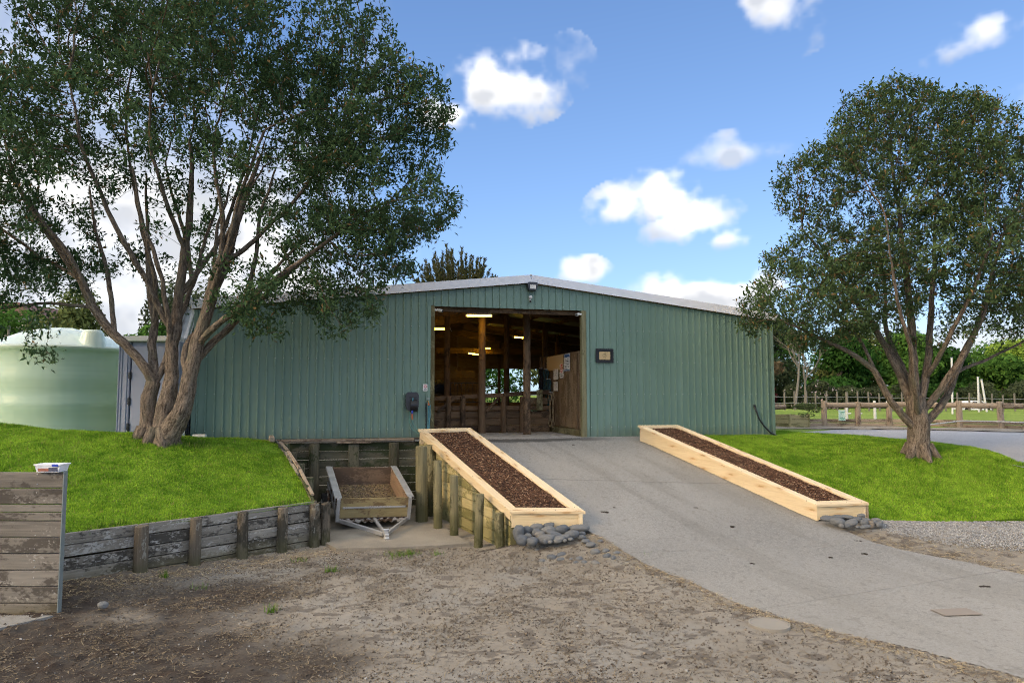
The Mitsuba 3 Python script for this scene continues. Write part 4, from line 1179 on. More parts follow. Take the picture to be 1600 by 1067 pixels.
put('seat', (v * [.30, .30, .22] @ RB_.T + B(-1.62, 5.2, 2.98), np.array(hh.faces)), 'rope_navy', saddle, smooth=True)
put('flap', box(B(-1.30, 5.15, 2.72), (.06, .34, .52), RB_, .02), 'rope_navy', saddle)
put('flap', box(B(-1.92, 5.15, 2.72), (.06, .34, .52), RB_, .02), 'rope_navy', saddle)
put('rack', beam(B(-2.5, 5.2, 2.72), B(-1.2, 5.2, 2.72), .07, .07), 'barn_timber', saddle)

# lamps in the barn
scene['lamp_housing'] = two({'type': 'principled', 'base_color': {'type': 'rgb', 'value': [.7, .68, .62]}, 'roughness': .4})


def lamp(a, b, w, label, power):
    L = thing('ceiling_lamp', label, 'ceiling lamp', 'lit lamps under the barn roof')
    a, b = np.array(a), np.array(b)
    put('housing', beam(a + [0, 0, .045], b + [0, 0, .045], w, .05, ch=.008), 'lamp_housing', L)
    m = beam(a, b, w * .82, .055, ch=.018)
    k = key_for(L + '__diffuser')
    scene[k] = {**mikit.ply((m[0], m[1]), 'lamp_housing'), 'emitter': {'type': 'area', 'radiance': {'type': 'rgb', 'value': [power, power * .52, power * .025]}}}
    for e in (a, b):
        u = (b - a) / np.linalg.norm(b - a) * (.02 if e is b else -.02)
        put('end_cap', box(e + u, (.035, w * .9, .07), frame(b - a), .01), 'lamp_housing', L)


lamp(B(-1.34, 1.80, 4.93), B(-.66, 1.68, 4.93), .13, 'long lit tube lamp nearest the barn door, under the roof', 4.8)
lamp(B(-2.05, 5.55, 4.88), B(-1.24, 5.45, 4.88), .13, 'lit tube lamp partly cut off by the left door jamb', 4.8)
lamp(B(1.56, 7.9, 4.86), B(2.0, 8.1, 4.86), .14, 'short lit lamp left of the front right barn post', 4.8)
lamp(B(.40, 11.0, 4.42), B(1.06, 11.7, 4.40), .10, 'slanting lit tube lamp low beside the middle barn post', 4.8)
lamp(B(1.12, 12.2, 4.72), B(1.62, 12.35, 4.72), .10, 'small lit lamp half hidden behind the middle barn post', 4.8)

# notices on the partition
def notice(name, label, t0, t1, z0, z1, mat, extra=()):
    t = thing(name, label, 'notice')
    put('sheet', bbox(1.407, (t0 + t1) / 2, (z0 + z1) / 2, .006, abs(t1 - t0), z1 - z0, .001), mat, t)
    for dt, z, wt, hz, m in extra:
        put('print', bbox(1.4025, (t0 + t1) / 2 + dt, z, .002, wt, hz, .0004), m, t)


notice('whiteboard', 'pale stained board at the top of the plywood partition', 1.5, 3.1, 3.43, 3.86, 'cork')
notice('safety_notice', 'white notice with a blue heading beside the door jamb', .93, 1.42, 3.37, 3.86, 'paper', [(0, 3.80, .45, .09, 'blue_ink'), (0, 3.39, .45, .03, 'blue_ink')] + [(.02 * (-1) ** k, 3.70 - k * .045, .34, .012, 'ink') for k in range(7)])
t = 'prohibition_notice'
notice(t, 'white notice with a red ring and bar below the blue headed notice', 1.50, 1.82, 3.19, 3.60, 'paper', [(0, 3.25, .2, .03, 'ink'), (0, 3.31, .16, .02, 'ink'), (0, 3.56, .2, .025, 'red_ink')])
rg = trimesh.creation.torus(.085, .014, major_sections=28, minor_sections=6)
put('print', join([((np.array(rg.vertices)[:, [2, 0, 1]] * [.1, 1.1, 1]) @ RB_.T + B(1.402, 1.66, 3.44), np.array(rg.faces)), (beam(B(1.402, 1.60, 3.38), B(1.402, 1.72, 3.50), .003, .02, (DS[0], DS[1], 0), .0005))]), 'red_ink', t)
notice('paper_notice', 'upper of two plain paper sheets pinned on the partition', 2.0, 2.42, 3.15, 3.46, 'paper', [(.0, 3.40 - .05 * k, .25, .008, 'slate') for k in range(4)])
notice('paper_notice', 'lower of two plain paper sheets pinned on the partition', 2.03, 2.42, 2.82, 3.09, 'paper', [(.0, 3.03 - .05 * k, .22, .008, 'slate') for k in range(3)])
# ropes and halters
rng2 = np.random.default_rng(5)
for k, (mat, word) in enumerate((('rope_teal', 'dark teal rope bundle hanging highest on the partition hooks'), ('rope_navy', 'black halter and lead rope bundle hanging at the partition end'), ('rope_teal', 'thick dark teal bundle of lead ropes hanging in the middle'), ('rope_tan', 'pale tan rope hanging long at the right of the bundles'))):
    r = thing('rope_bundle', word, 'rope', 'ropes hanging on the partition')
    tc = (3.0, 3.5, 2.75, 2.5)[k]; ztop = (3.45, 3.50, 3.15, 2.75)[k]; ln_ = (.8, 1.25, 1.25, 1.1)[k]
    for m in range((9, 8, 11, 2)[k]):
        a = tc + rng2.normal(0, .10); w = rng2.uniform(.03, .10); L_r = ln_ * rng2.uniform(.55, 1.0); o = rng2.uniform(.02, .10)
        pth = [B(1.40 - o, a - w * .2, ztop + rng2.uniform(-.05, .04))] + [B(1.40 - o - .03 * math.sin(x * 3), a + w * math.sin(x), ztop - L_r * (1 - math.cos(x)) / 2) for x in np.linspace(.3, 2 * np.pi - .3, 14)] + [B(1.40 - o, a + w * .2, ztop)]
        put('loop', tube(pth, .012, 5, caps=False), mat, r, smooth=True)
    put('hook', beam(B(1.42, tc, ztop + .02), B(1.28, tc, ztop + .04), .02, .02), 'galvanised', r)
net = thing('hay_net', 'pale green bunched hay net hanging low at the partition end', 'net')
m = trimesh.creation.icosphere(subdivisions=3, radius=.14); v = np.array(m.vertices)
put('bunch', (v * (1 + (meshkit.fbm(v * 22, 3) - .5)[:, None] * .8) * [1, 1, 1.15] + B(1.22, 3.95, 2.14), np.array(m.faces)), 'net_green', net, smooth=True)
put('cord', tube([B(1.22, 3.95, 2.28), B(1.28, 3.95, 2.5), B(1.36, 3.75, 2.75)], .006, 5), 'net_green', net)
plank_end = thing('bridle_board', 'short upright pale board with hooks beside the front right post', 'board')
put('board', bbox(.98, 2.46, 2.55, .18, .035, .60), 'jamb_timber', plank_end)
for z in (2.72, 2.40):
    put('hook', beam(B(.98, 2.45, z), B(.98, 2.36, z + .03), .018, .018), 'dark_steel', plank_end)

# ------------------------------------------------------------------ fittings on the barn front
reel = thing('hose_reel', 'dark grey wall mounted hose reel with a hanging nozzle', 'hose reel')
pf = lambda s, z, t=-.03: B(s, t, z)
oc = [(-.10, .24), (.10, .24), (.155, .19), (.155, -.10), (.12, -.20), (.0, -.235), (-.12, -.20), (-.155, -.10), (-.155, .19)]
put('casing', prism(oc, .20, pf(-3.06, 2.53, -.04), (DS[0], DS[1], 0), (0, 0, 1)), 'dark_plastic', reel)
hd = trimesh.creation.cylinder(radius=.155, height=.17, sections=40)
put('drum_cover', ((np.array(hd.vertices)[:, [2, 0, 1]]) @ RB_.T + B(-3.03, -.20, 2.44), np.array(hd.faces)), 'black_plastic', reel, smooth=40)
put('bracket', bbox(-3.06, -.03, 2.55, .12, .05, .4), 'dark_plastic', reel)
put('slot', bbox(-3.05, -.245, 2.63, .17, .012, .045), 'black_plastic', reel)
put('hose', tube([B(-3.05, -.25, 2.63), B(-3.06, -.29, 2.58), B(-3.07, -.28, 2.40), B(-3.07, -.28, 2.30)], .013, 8), 'hose_blue', reel, smooth=True)
put('nozzle', tube([B(-3.07, -.28, 2.33), B(-3.07, -.28, 2.24)], [.026, .022], 10), 'blue_plastic', reel)
put('nozzle_tip', tube([B(-3.07, -.28, 2.24), B(-3.06, -.28, 2.10)], [.022, .014], 10), 'orange_plastic', reel)
hose = thing('garden_hose', 'thin teal hose looping from the reel down to the planter', 'hose')
put('hose', tube([B(-3.12, -.10, 2.30), B(-3.12, -.10, 2.05), B(-3.05, -.11, 1.86), B(-2.92, -.13, 1.76), B(-2.72, -.14, 1.72), B(-2.5, -.14, 1.70)], .011, 7), 'hose_green', hose, smooth=True)
put('hose', tube([B(-3.06, -.11, 2.28), B(-3.03, -.12, 2.0), B(-2.9, -.14, 1.80), B(-2.68, -.15, 1.77), B(-2.5, -.15, 1.76)], .011, 7), 'hose_green', hose, smooth=True)
tap = thing('garden_tap', 'brass tap on the green wall with blue green hose hanging below', 'tap')
put('spout', tube([B(-2.66, -.02, 2.55), B(-2.66, -.12, 2.55), B(-2.65, -.15, 2.50)], .016, 8), 'brass', tap)
put('handle', bbox(-2.66, -.10, 2.61, .08, .02, .015), 'galvanised', tap)
put('collar', tube([B(-2.65, -.15, 2.51), B(-2.65, -.15, 2.44)], .02, 8), 'orange_plastic', tap)
for o in (.0, .035):
    put('hose', tube([B(-2.65 + o, -.14, 2.46), B(-2.645 + o, -.12, 2.2), B(-2.66 + o, -.10, 1.95), B(-2.68 + o * .5, -.10, 1.70)], .012, 8), 'hose_blue', tap, smooth=True)
put('pipe', tube([B(-2.70, -.05, 2.5), B(-2.70, -.05, 1.66)], .014, 8), 'dark_plastic', tap)
sg = thing('no_smoking_sign', 'small white sign with a red crossed ring above the tap', 'sign')
put('plate', bbox(-2.72, -.036, 2.885, .125, .010, .175, .002), 'white_paint', sg)
rg = trimesh.creation.torus(.034, .006, major_sections=24, minor_sections=6)
put('symbol', join([((np.array(rg.vertices)[:, [0, 2, 1]] * [1, .15, 1]) @ RB_.T + B(-2.72, -.044, 2.915), np.array(rg.faces)), beam(B(-2.745, -.0445, 2.94), B(-2.695, -.0445, 2.89), .003, .008, (DT[0], DT[1], 0), .0005)]), 'red_ink', sg)
put('lettering', join([bbox(-2.72, -.044, 2.84 - .018 * k, .07, .003, .008, .0005) for k in range(2)]), 'ink', sg)
pq = thing('framed_plaque', 'dark framed tan plaque on the green wall right of the door', 'plaque')
for s, z, ls, lz in ((2.055, 3.905, .50, .055), (2.055, 3.585, .50, .055), (1.832, 3.745, .055, .265), (2.278, 3.745, .055, .265)):
    put('frame', bbox(s, -.05, z, ls, .035, lz), 'black_plastic', pq)
put('mount', bbox(2.055, -.045, 3.745, .39, .012, .265, .002), 'black_plastic', pq)
put('panel', bbox(2.055, -.055, 3.745, .31, .012, .215, .003), 'cork', pq)
put('lettering', join([bbox(2.055, -.0625, 3.80, .07, .002, .016, .0004)] + [bbox(2.055, -.0625, 3.755 - .03 * k, .16 - .03 * k, .002, .006, .0004) for k in range(3)]), 'ink', pq)
fd = thing('floodlight', 'dark floodlight with a glass front under the ridge', 'floodlight')
put('body', prism([(-.12, .10), (.12, .10), (.14, .06), (.10, -.10), (-.10, -.10), (-.14, .06)], .13, B(.03, -.07, 5.50), (DS[0], DS[1], 0), (0, .15, 1)), 'dark_plastic', fd)
put('lens', bbox(.03, -.206, 5.50, .16, .012, .10), 'paper', fd)
put('bracket', bbox(.03, -.09, 5.62, .20, .10, .03), 'dark_plastic', fd)
sn = thing('motion_sensor', 'small white motion sensor below the floodlight', 'sensor')
put('head', (trimesh.creation.icosphere(subdivisions=3, radius=.05).vertices + B(-.01, -.10, 5.24), trimesh.creation.icosphere(subdivisions=3).faces), 'white_paint', sn, smooth=True)
put('base', bbox(-.01, -.05, 5.18, .05, .07, .06, .012), 'white_paint', sn)
put('lens', tube([B(-.01, -.06, 5.16), B(-.01, -.11, 5.12)], .022, 10), 'dark_plastic', sn)
for s0, sg_, side_ in ((D0 + .11, 1, 'left'), (D1 - .13, -1, 'right')):
    c = thing('security_camera', f'white bullet security camera on the {side_} door jamb', 'security camera', 'security cameras at the door')
    put('mount', tube([B(s0, -.0, 4.84), B(s0 + sg_ * .07, -.03, 4.84)], [.03, .018], 12), 'white_paint', c)
    put('body', tube([B(s0 + sg_ * .06, -.00, 4.845), B(s0 + sg_ * .17, -.12, 4.81)], [.034, .038], 16), 'white_paint', c, smooth=40)
    put('lens', tube([B(s0 + sg_ * .168, -.118, 4.811), B(s0 + sg_ * .175, -.126, 4.809)], [.030, .030], 16), 'black_plastic', c)
pp_ = thing('black_hose', 'black plastic pipe curving out of the right end of the wall', 'pipe')
put('pipe', tube([B(6.54, .0, 2.39), B(6.55, -.07, 2.30), B(6.62, -.10, 2.05), B(6.76, -.11, 1.85), B(6.95, -.12, 1.66), B(7.15, -.13, 1.56)], .022, 10), 'black_plastic', pp_, smooth=True)
put('flange', bbox(6.54, -.03, 2.39, .07, .02, .07), 'black_plastic', pp_)
cb = thing('cable_conduit', 'black cables running down the left corner of the barn', 'cable')
for o in (0, .05):
    put('cable', tube([B(SL - .05 - o, -.05, 2.6), B(SL - .06 - o, -.06, 2.0), B(SL - .04 - o, -.05, 1.6)], .02, 8), 'black_plastic', cb)
ch_ = thing('roof_chute', 'pale folded metal chute leaning from the barn eave towards the tank', 'chute')
for (a, b) in (((-7.72, 16.85, 5.05), (-8.28, 16.85, 3.10)), ((-7.42, 16.62, 4.85), (-8.0, 16.62, 2.6))):
    put('edge', beam(a, b, .07, .10, (0, 1, 0)), 'roof_flashing', ch_)
put('pan', prism([(-7.72, 5.05), (-7.45, 4.9), (-8.0, 2.9), (-8.28, 3.1)], .02, (0, 16.92, 0), (1, 0, 0), (0, 0, 1)), 'galvanised', ch_)
vp_ = thing('vent_pipe', 'grey vent pipe with a hooked foot beside the chute', 'pipe')
put('pipe', tube([(-8.05, 17.05, 5.12), (-8.05, 17.05, 4.72), (-8.02, 17.03, 4.62), (-7.93, 17.0, 4.57), (-7.8, 16.97, 4.6)], .045, 10), 'galvanised', vp_, smooth=True)
bk = thing('white_bucket', 'white plastic pail beside the trunk at the barn corner', 'bucket')
put('pail', lathe([(.0, 0), (.095, 0), (.115, .26), (.122, .27), (.122, .285), (.108, .285), (.09, .02)], (-7.38, 15.9, 1.74)), 'white_paint', bk, smooth=40)
put('lid', lathe([(.0, .30), (.118, .295), (.124, .275)], (-7.38, 15.9, 1.745)), 'white_paint', bk, smooth=40)
bl = thing('white_block', 'low white block at the foot of the barn wall left', 'block')
put('block', box((-6.98, 16.0, 1.775), (.28, .18, .10), RB_, .015), 'white_paint', bl)

# ------------------------------------------------------------------ tank, pump shed, tub
tk = thing('water_tank', 'large pale green plastic water tank with a white domed top', 'water tank')
tcx, tcy, tz0 = -12.08, 19.05, 1.45
prof = [(1.70, 0)] + [(1.70 + .012 * math.sin(k * .9) + (.012 if k in (9, 10) else 0), .08 + 2.22 * k / 22) for k in range(23)] + [(1.74, 2.36), (1.77, 2.40), (1.77, 2.46), (1.72, 2.50)]
put('wall', lathe(prof, (tcx, tcy, tz0), 96), 'tank_plastic', tk, smooth=50)
dome = [(1.72, 2.50), (1.62, 2.53), (1.50, 2.60), (1.30, 2.71), (1.05, 2.83), (.8, 2.92), (.55, 2.98), (.35, 3.01), (.33, 3.03), (.0, 3.04)]
scene['tank_dome'] = two({'type': 'principled', 'base_color': {'type': 'rgb', 'value': [.62, .74, .67]}, 'roughness': .28})
put('dome', lathe(dome, (tcx, tcy, tz0), 96), 'tank_dome', tk, smooth=50)
put('inlet', lathe([(.34, 2.45), (.25, 2.84), (.21, 2.90), (.19, 2.92), (.0, 2.92)], (tcx + 1.25, tcy - .75, tz0), 32), 'tank_dome', tk, smooth=40)
for k in range(3):
    a = -1.1 + k * .5
    put('rib', beam((tcx + 1.2 * math.cos(a), tcy + 1.2 * math.sin(a), tz0 + 2.77), (tcx + .5 * math.cos(a), tcy + .5 * math.sin(a), tz0 + 3.0), .05, .04), 'tank_dome', tk)
sh = thing('pump_shed', 'narrow blue grey shed with a black hinged door between tank and trunk', 'shed')
put('wall', box((-8.73, 16.45, 2.75), (.26, .9, 2.3), ch=.01), 'grey_door', sh)
put('wall', box((-8.05, 16.47, 2.75), (1.08, .84, 2.3), ch=.01), 'grey_door', sh)
dr_ = put('door', box((-8.16, 16.025, 2.72), (.80, .04, 2.14), ch=.008), 'grey_door', sh)
for z in (3.14, 2.56, 1.99):
    put('hinge', join([box((-8.585, 15.99, z), (.07, .02, .14), ch=.004), tube([(-8.58, 15.975, z - .09), (-8.58, 15.975, z + .09)], .014, 8)]), 'black_plastic', dr_)
for x in (-8.84, -8.78, -8.66):
    put('trim', box((x, 15.99, 2.75), (.022, .02, 2.28), ch=.004), 'grey_door', sh)
put('roof', box((-8.26, 16.42, 3.96), (1.32, 1.1, .12), ch=.03), 'white_paint', sh)
tub = thing('storage_tub', 'clear plastic tub with blue clips standing on the tall board wall', 'tub')
tx, ty, tz_ = -5.72, 8.94, 1.752
V = []; ring = [(-1, -1), (1, -1), (1, 1), (-1, 1)]
for z, sx, sy in ((0, .135, .085), (.085, .155, .10), (.085, .165, .108), (.10, .165, .108)):
    V += [(tx + a * sx, ty + b * sy, tz_ + z) for a, b in ring]
F = [[4 * k + i, 4 * k + (i + 1) % 4, 4 * k + 4 + (i + 1) % 4, 4 * k + 4 + i] for k in range(3) for i in range(4)] + [[0, 3, 2, 1], [12, 13, 14, 15]]
scene['clear_plastic'] = two({'type': 'principled', 'base_color': {'type': 'rgb', 'value': [.78, .80, .85]}, 'roughness': .25, 'spec_trans': .0})
put('body', (np.array(V), tri(F)), 'clear_plastic', tub)
put('clip', box((tx + .10, ty - .106, tz_ + .085), (.075, .012, .028)), 'blue_plastic', tub)
put('label_strip', box((tx - .05, ty - .093, tz_ + .03), (.13, .006, .035), ch=.001), 'tub_contents', tub)
put('label_strip', box((tx + .07, ty - .093, tz_ + .035), (.11, .006, .045), ch=.001), 'tub_dark', tub)

# ------------------------------------------------------------------ covers and dung on the ground
mh = thing('inspection_cover', 'round concrete cover set in the dirt beside the driveway', 'cover')
zc_ = float(zyard([3.02], [8.58])[0])
put('rim', lathe([(.235, -.05), (.235, .022), (.215, .022), (.215, .012)], (3.02, 8.58, zc_ + .008), 40), 'drain_lid', mh, smooth=30)
put('lid', lathe([(.0, .016), (.212, .016), (.212, -.02)], (3.02, 8.58, zc_ + .008), 40), 'drain_lid', mh, smooth=30)
dp = thing('drain_plate', 'rusty square steel plate set in the concrete at lower right', 'plate')
put('plate', prism([(-.24, -.15), (.26, -.10), (.22, .16), (-.27, .10)], .005, (5.52, 9.05, zramp(5.5, 9.05) + .006), (1, 0, 0), (0, 1, 0)), 'rust_plate', dp)
dung = [(1.51, 17.76, .05, 'at the top of the ramp by the left planter'), (1.70, 13.23, .085, 'on the ramp near the left planter corner'), (1.9, 13.5, .04, 'small, on the ramp beside a larger one'), (3.46, 13.7, .05, 'in the middle of the ramp'), (3.87, 12.78, .09, 'on the ramp midway between the planter fronts'),
        (5.67, 11.68, .075, 'on the concrete below the right stone pile'), (5.04, 11.47, .055, 'on the concrete left of the larger clump'), (3.66, 11.07, .045, 'on the concrete right of the curved edge'), (6.63, 10.18, .09, 'farthest right on the concrete'), (5.88, 12.32, .06, 'on the concrete just below the right stones')]
for x, y, r, w in dung:
    d_ = thing('dung_clump', f'dark dung clump {w}', 'dung', 'dung on the driveway')
    z = float(zramp(x, y)); r = r * .72
    put('clump', join([(lambda m, o: (np.array(m.vertices) * (1 + (meshkit.fbm(np.array(m.vertices) * 3 + o, 2) - .5)[:, None]) * [r * .5, r * .36, r * .2] + [x + RNG.normal(0, r * .6), y + RNG.normal(0, r * .4), z + r * .08], np.array(m.faces)))(trimesh.creation.icosphere(subdivisions=2), RNG.uniform(0, 9, 3)) for _ in range(3)]), 'dung', d_, smooth=True)

# ------------------------------------------------------------------ the two broad trees
def grow(limbs, attract, step, infl, kill, iters, rng, tropism=(0, 0, .12)):
    """Space colonisation from the given limbs (polylines that start on an earlier one or at the root). Returns nodes, parents, limb id or -1."""
    N, par, lid = [], [], []
    for li, P in enumerate(limbs):
        P = np.asarray(P, float)
        s = np.concatenate([[0], np.cumsum(np.linalg.norm(np.diff(P, axis=0), axis=1))])
        k = max(2, int(s[-1] / step) + 1); q = np.linspace(0, s[-1], k)
        Q = np.column_stack([np.interp(q, s, P[:, i]) for i in range(3)])
        if li == 0 or not N:
            prev = -1
        else:
            prev = int(np.argmin(np.linalg.norm(np.array(N) - Q[0], axis=1)))
        for x in (Q if prev < 0 else Q[1:]):
            N.append(x); par.append(prev); lid.append(li); prev = len(N) - 1
    N = list(map(np.array, N)); A = np.array(attract); trop = np.array(tropism)
    for _ in range(iters):
        if len(A) == 0:
            break
        tree = cKDTree(np.array(N)); d, i = tree.query(A, distance_upper_bound=infl)
        ok = np.isfinite(d)
        if not ok.any():
            break
        idx = i[ok]; vec = A[ok] - np.array(N)[idx]; vec /= np.linalg.norm(vec, axis=1, keepdims=True) + 1e-9
        acc = np.zeros((len(N), 3)); np.add.at(acc, idx, vec)
        new = np.unique(idx)
        dirs = acc[new]; dirs /= np.linalg.norm(dirs, axis=1, keepdims=True) + 1e-9
        dirs = dirs + trop + rng.normal(0, .16, dirs.shape); dirs /= np.linalg.norm(dirs, axis=1, keepdims=True)
        pts = np.array(N)[new] + dirs * step
        keep = tree.query(pts)[0] > step * .35
        for p, k in zip(pts[keep], new[keep]):
            N.append(p); par.append(int(k)); lid.append(-1)
        if keep.any():
            dd, _ = cKDTree(pts[keep]).query(A, distance_upper_bound=kill)
            A = A[~np.isfinite(dd)]
        else:
            break
    return np.array(N), np.array(par), np.array(lid)


def tree_wood(name, label, group, limbs, limb_r, attract, step, infl, kill, iters, rng, trunk_count):
    t = thing(name, label, 'tree', group)
    N, par, lid = grow(limbs, attract, step, infl, kill, iters, rng)
    n = len(N)
    kids = [[] for _ in range(n)]
    for i, p in enumerate(par):
        if p >= 0:
            kids[p].append(i)
    area = np.zeros(n)
    for i in range(n - 1, -1, -1):
        area[i] = max(area[i], .0042 ** 2.15)
        if par[i] >= 0:
            area[par[i]] += area[i]
    rad = area ** (1 / 2.15)
    # the main limbs as modelled, each one mesh
    for li, (P, r) in enumerate(zip(limbs, limb_r)):
        P = np.asarray(P, float); s = np.concatenate([[0], np.cumsum(np.linalg.norm(np.diff(P, axis=0), axis=1))])
        k = max(6, int(s[-1] / .07)); q = np.linspace(0, s[-1], k)
        # a smooth curve through the points
        from scipy.interpolate import PchipInterpolator
        Q = np.column_stack([PchipInterpolator(s, P[:, i])(q) for i in range(3)])
        Q[1:-1] += (meshkit.fbm(Q[1:-1, None, :] * 1.6 + np.arange(3)[None, :, None] * 17, 3) - .5) * .10
        R = PchipInterpolator(np.linspace(0, s[-1], len(r)), r)(q)
        put('trunk' if li < trunk_count else 'limb', tube(Q, R, 22 if li < trunk_count else 14, .20), 'bark', t, smooth=True)
    # everything finer, chained along the thickest child
    done = lid >= 0; chains = []
    start = [i for i in range(n) if lid[i] < 0 and lid[par[i]] >= 0]
    stack = list(start)
    while stack:
        i = stack.pop(); c = [par[i], i]
        while kids[c[-1]]:
            ch = sorted(kids[c[-1]], key=lambda x: -rad[x]); stack += ch[1:]; c.append(ch[0])
        chains.append(c)
    thick, thin = [], []
    for c in chains:
        P = N[c].copy(); R = rad[c].copy(); R[0] = R[1]
        if len(P) > 3:
            P[1:-1] = .25 * P[:-2] + .5 * P[1:-1] + .25 * P[2:]
        (thick if R[1] > .022 else thin).append(tube(P, R, 7 if R[1] > .022 else (4 if R[1] > .009 else 3), 0.0, sd=0.0, caps=False))
    if thick:
        labels[put('branches', join(thick), 'bark', t, smooth=True)] = {'kind': 'stuff'}
    labels[put('twigs', join(thin), 'twig', t, smooth=True)] = {'kind': 'stuff'}
    tips = np.array([i for i in range(n) if not kids[i] and lid[i] < 0])
    near = np.array([i for i in range(n) if lid[i] < 0 and kids[i] and rad[i] < .0105])
    return t, N, par, rad, tips, near


def leaf_mesh(C, D, count, rng, length, width, spread, dark, light, rust, rust_share, tone_at):
    """Rosettes of pointed, folded leaves: C tips, D shoot directions, count per tip."""
    idx = np.repeat(np.arange(len(C)), count); n = len(idx)
    d = D[idx] + rng.normal(0, .34, (n, 3)); d /= np.linalg.norm(d, axis=1, keepdims=True)
    o = C[idx] + d * rng.uniform(-.10, .09, n)[:, None] + rng.normal(0, spread, (n, 3))
    x = d * rng.uniform(.1, .95, n)[:, None] + unit(n) * .85 + [0, 0, .10]
    x /= np.linalg.norm(x, axis=1, keepdims=True)
    up = unit(n) * .6 + [0, 0, .9] + d * .4
    y = np.cross(up, x); y /= np.linalg.norm(y, axis=1, keepdims=True) + 1e-9
    z = np.cross(x, y)
    L = length * rng.uniform(.65, 1.25, n)[:, None]; W = width * rng.uniform(.75, 1.2, n)[:, None]
    a = o; b = o + x * L * .5 + y * W * .5 + z * W * .22; c = o + x * L; e = o + x * L * .5 - y * W * .5 + z * W * .22
    V = np.stack([a, b, c, e], 1).reshape(-1, 3)
    F = (np.array([[0, 1, 2], [0, 2, 3]])[None] + (np.arange(n) * 4)[:, None, None]).reshape(-1, 3)
    t = np.clip(meshkit.fbm(C * tone_at, 3, 6) * 1.5 - .3, 0, 1)[idx]
    t = np.clip(t * .65 + rng.random(n) * .45, 0, 1)[:, None]
    col = np.array(dark) * (1 - t) + np.array(light) * t
    m = rng.random(n) < rust_share
    col[m] = np.array(rust) * rng.uniform(.6, 1.3, (m.sum(), 1))
    return V, F, np.repeat(np.clip(col * (1 + rng.normal(0, .12, (n, 1))), .004, .9), 4, axis=0)


def crown(t, N, par, rad, tips, near, rng, per, length, width, tone, drop=None):
    D = N[tips] - N[par[tips]]; D /= np.linalg.norm(D, axis=1, keepdims=True) + 1e-9
    C = N[tips]; cnt = np.full(len(C), per)
    k = rng.random(len(near)) < .40
    D2 = N[near][k] - N[par[near]][k]; D2 /= np.linalg.norm(D2, axis=1, keepdims=True) + 1e-9
    C = np.vstack([C, N[near][k]]); D = np.vstack([D, D2]); cnt = np.concatenate([cnt, np.full(k.sum(), per // 2)])
    if drop is not None:
        keep = rng.random(len(C)) > drop(C)
        C, D, cnt = C[keep], D[keep], cnt[keep]
    m = leaf_mesh(C, D, cnt, rng, length, width, .085, *tone)
    print('crown', t, len(C), len(m[1]))
    key = put('crown', (m[0], m[1]), 'leaf_face', t, color=m[2])
    labels[key] = {'kind': 'stuff'}


def blob_points(blobs, n, rng, inner=.55):
    """Points in the shells of ellipsoids (centre, radii, weight)."""
    w = np.array([b[2] * np.prod(b[1]) ** (1 / 3) ** 2 for b in blobs]); w = w / w.sum(); out = []
    for (c, r, _), k in zip(blobs, rng.multinomial(n, w)):
        q = unit(k) if k else np.zeros((0, 3))
        rr = (inner ** 3 + (1 - inner ** 3) * rng.random(k)) ** (1 / 3)
        out.append(q * rr[:, None] * np.array(r) + c)
    return np.vstack(out)


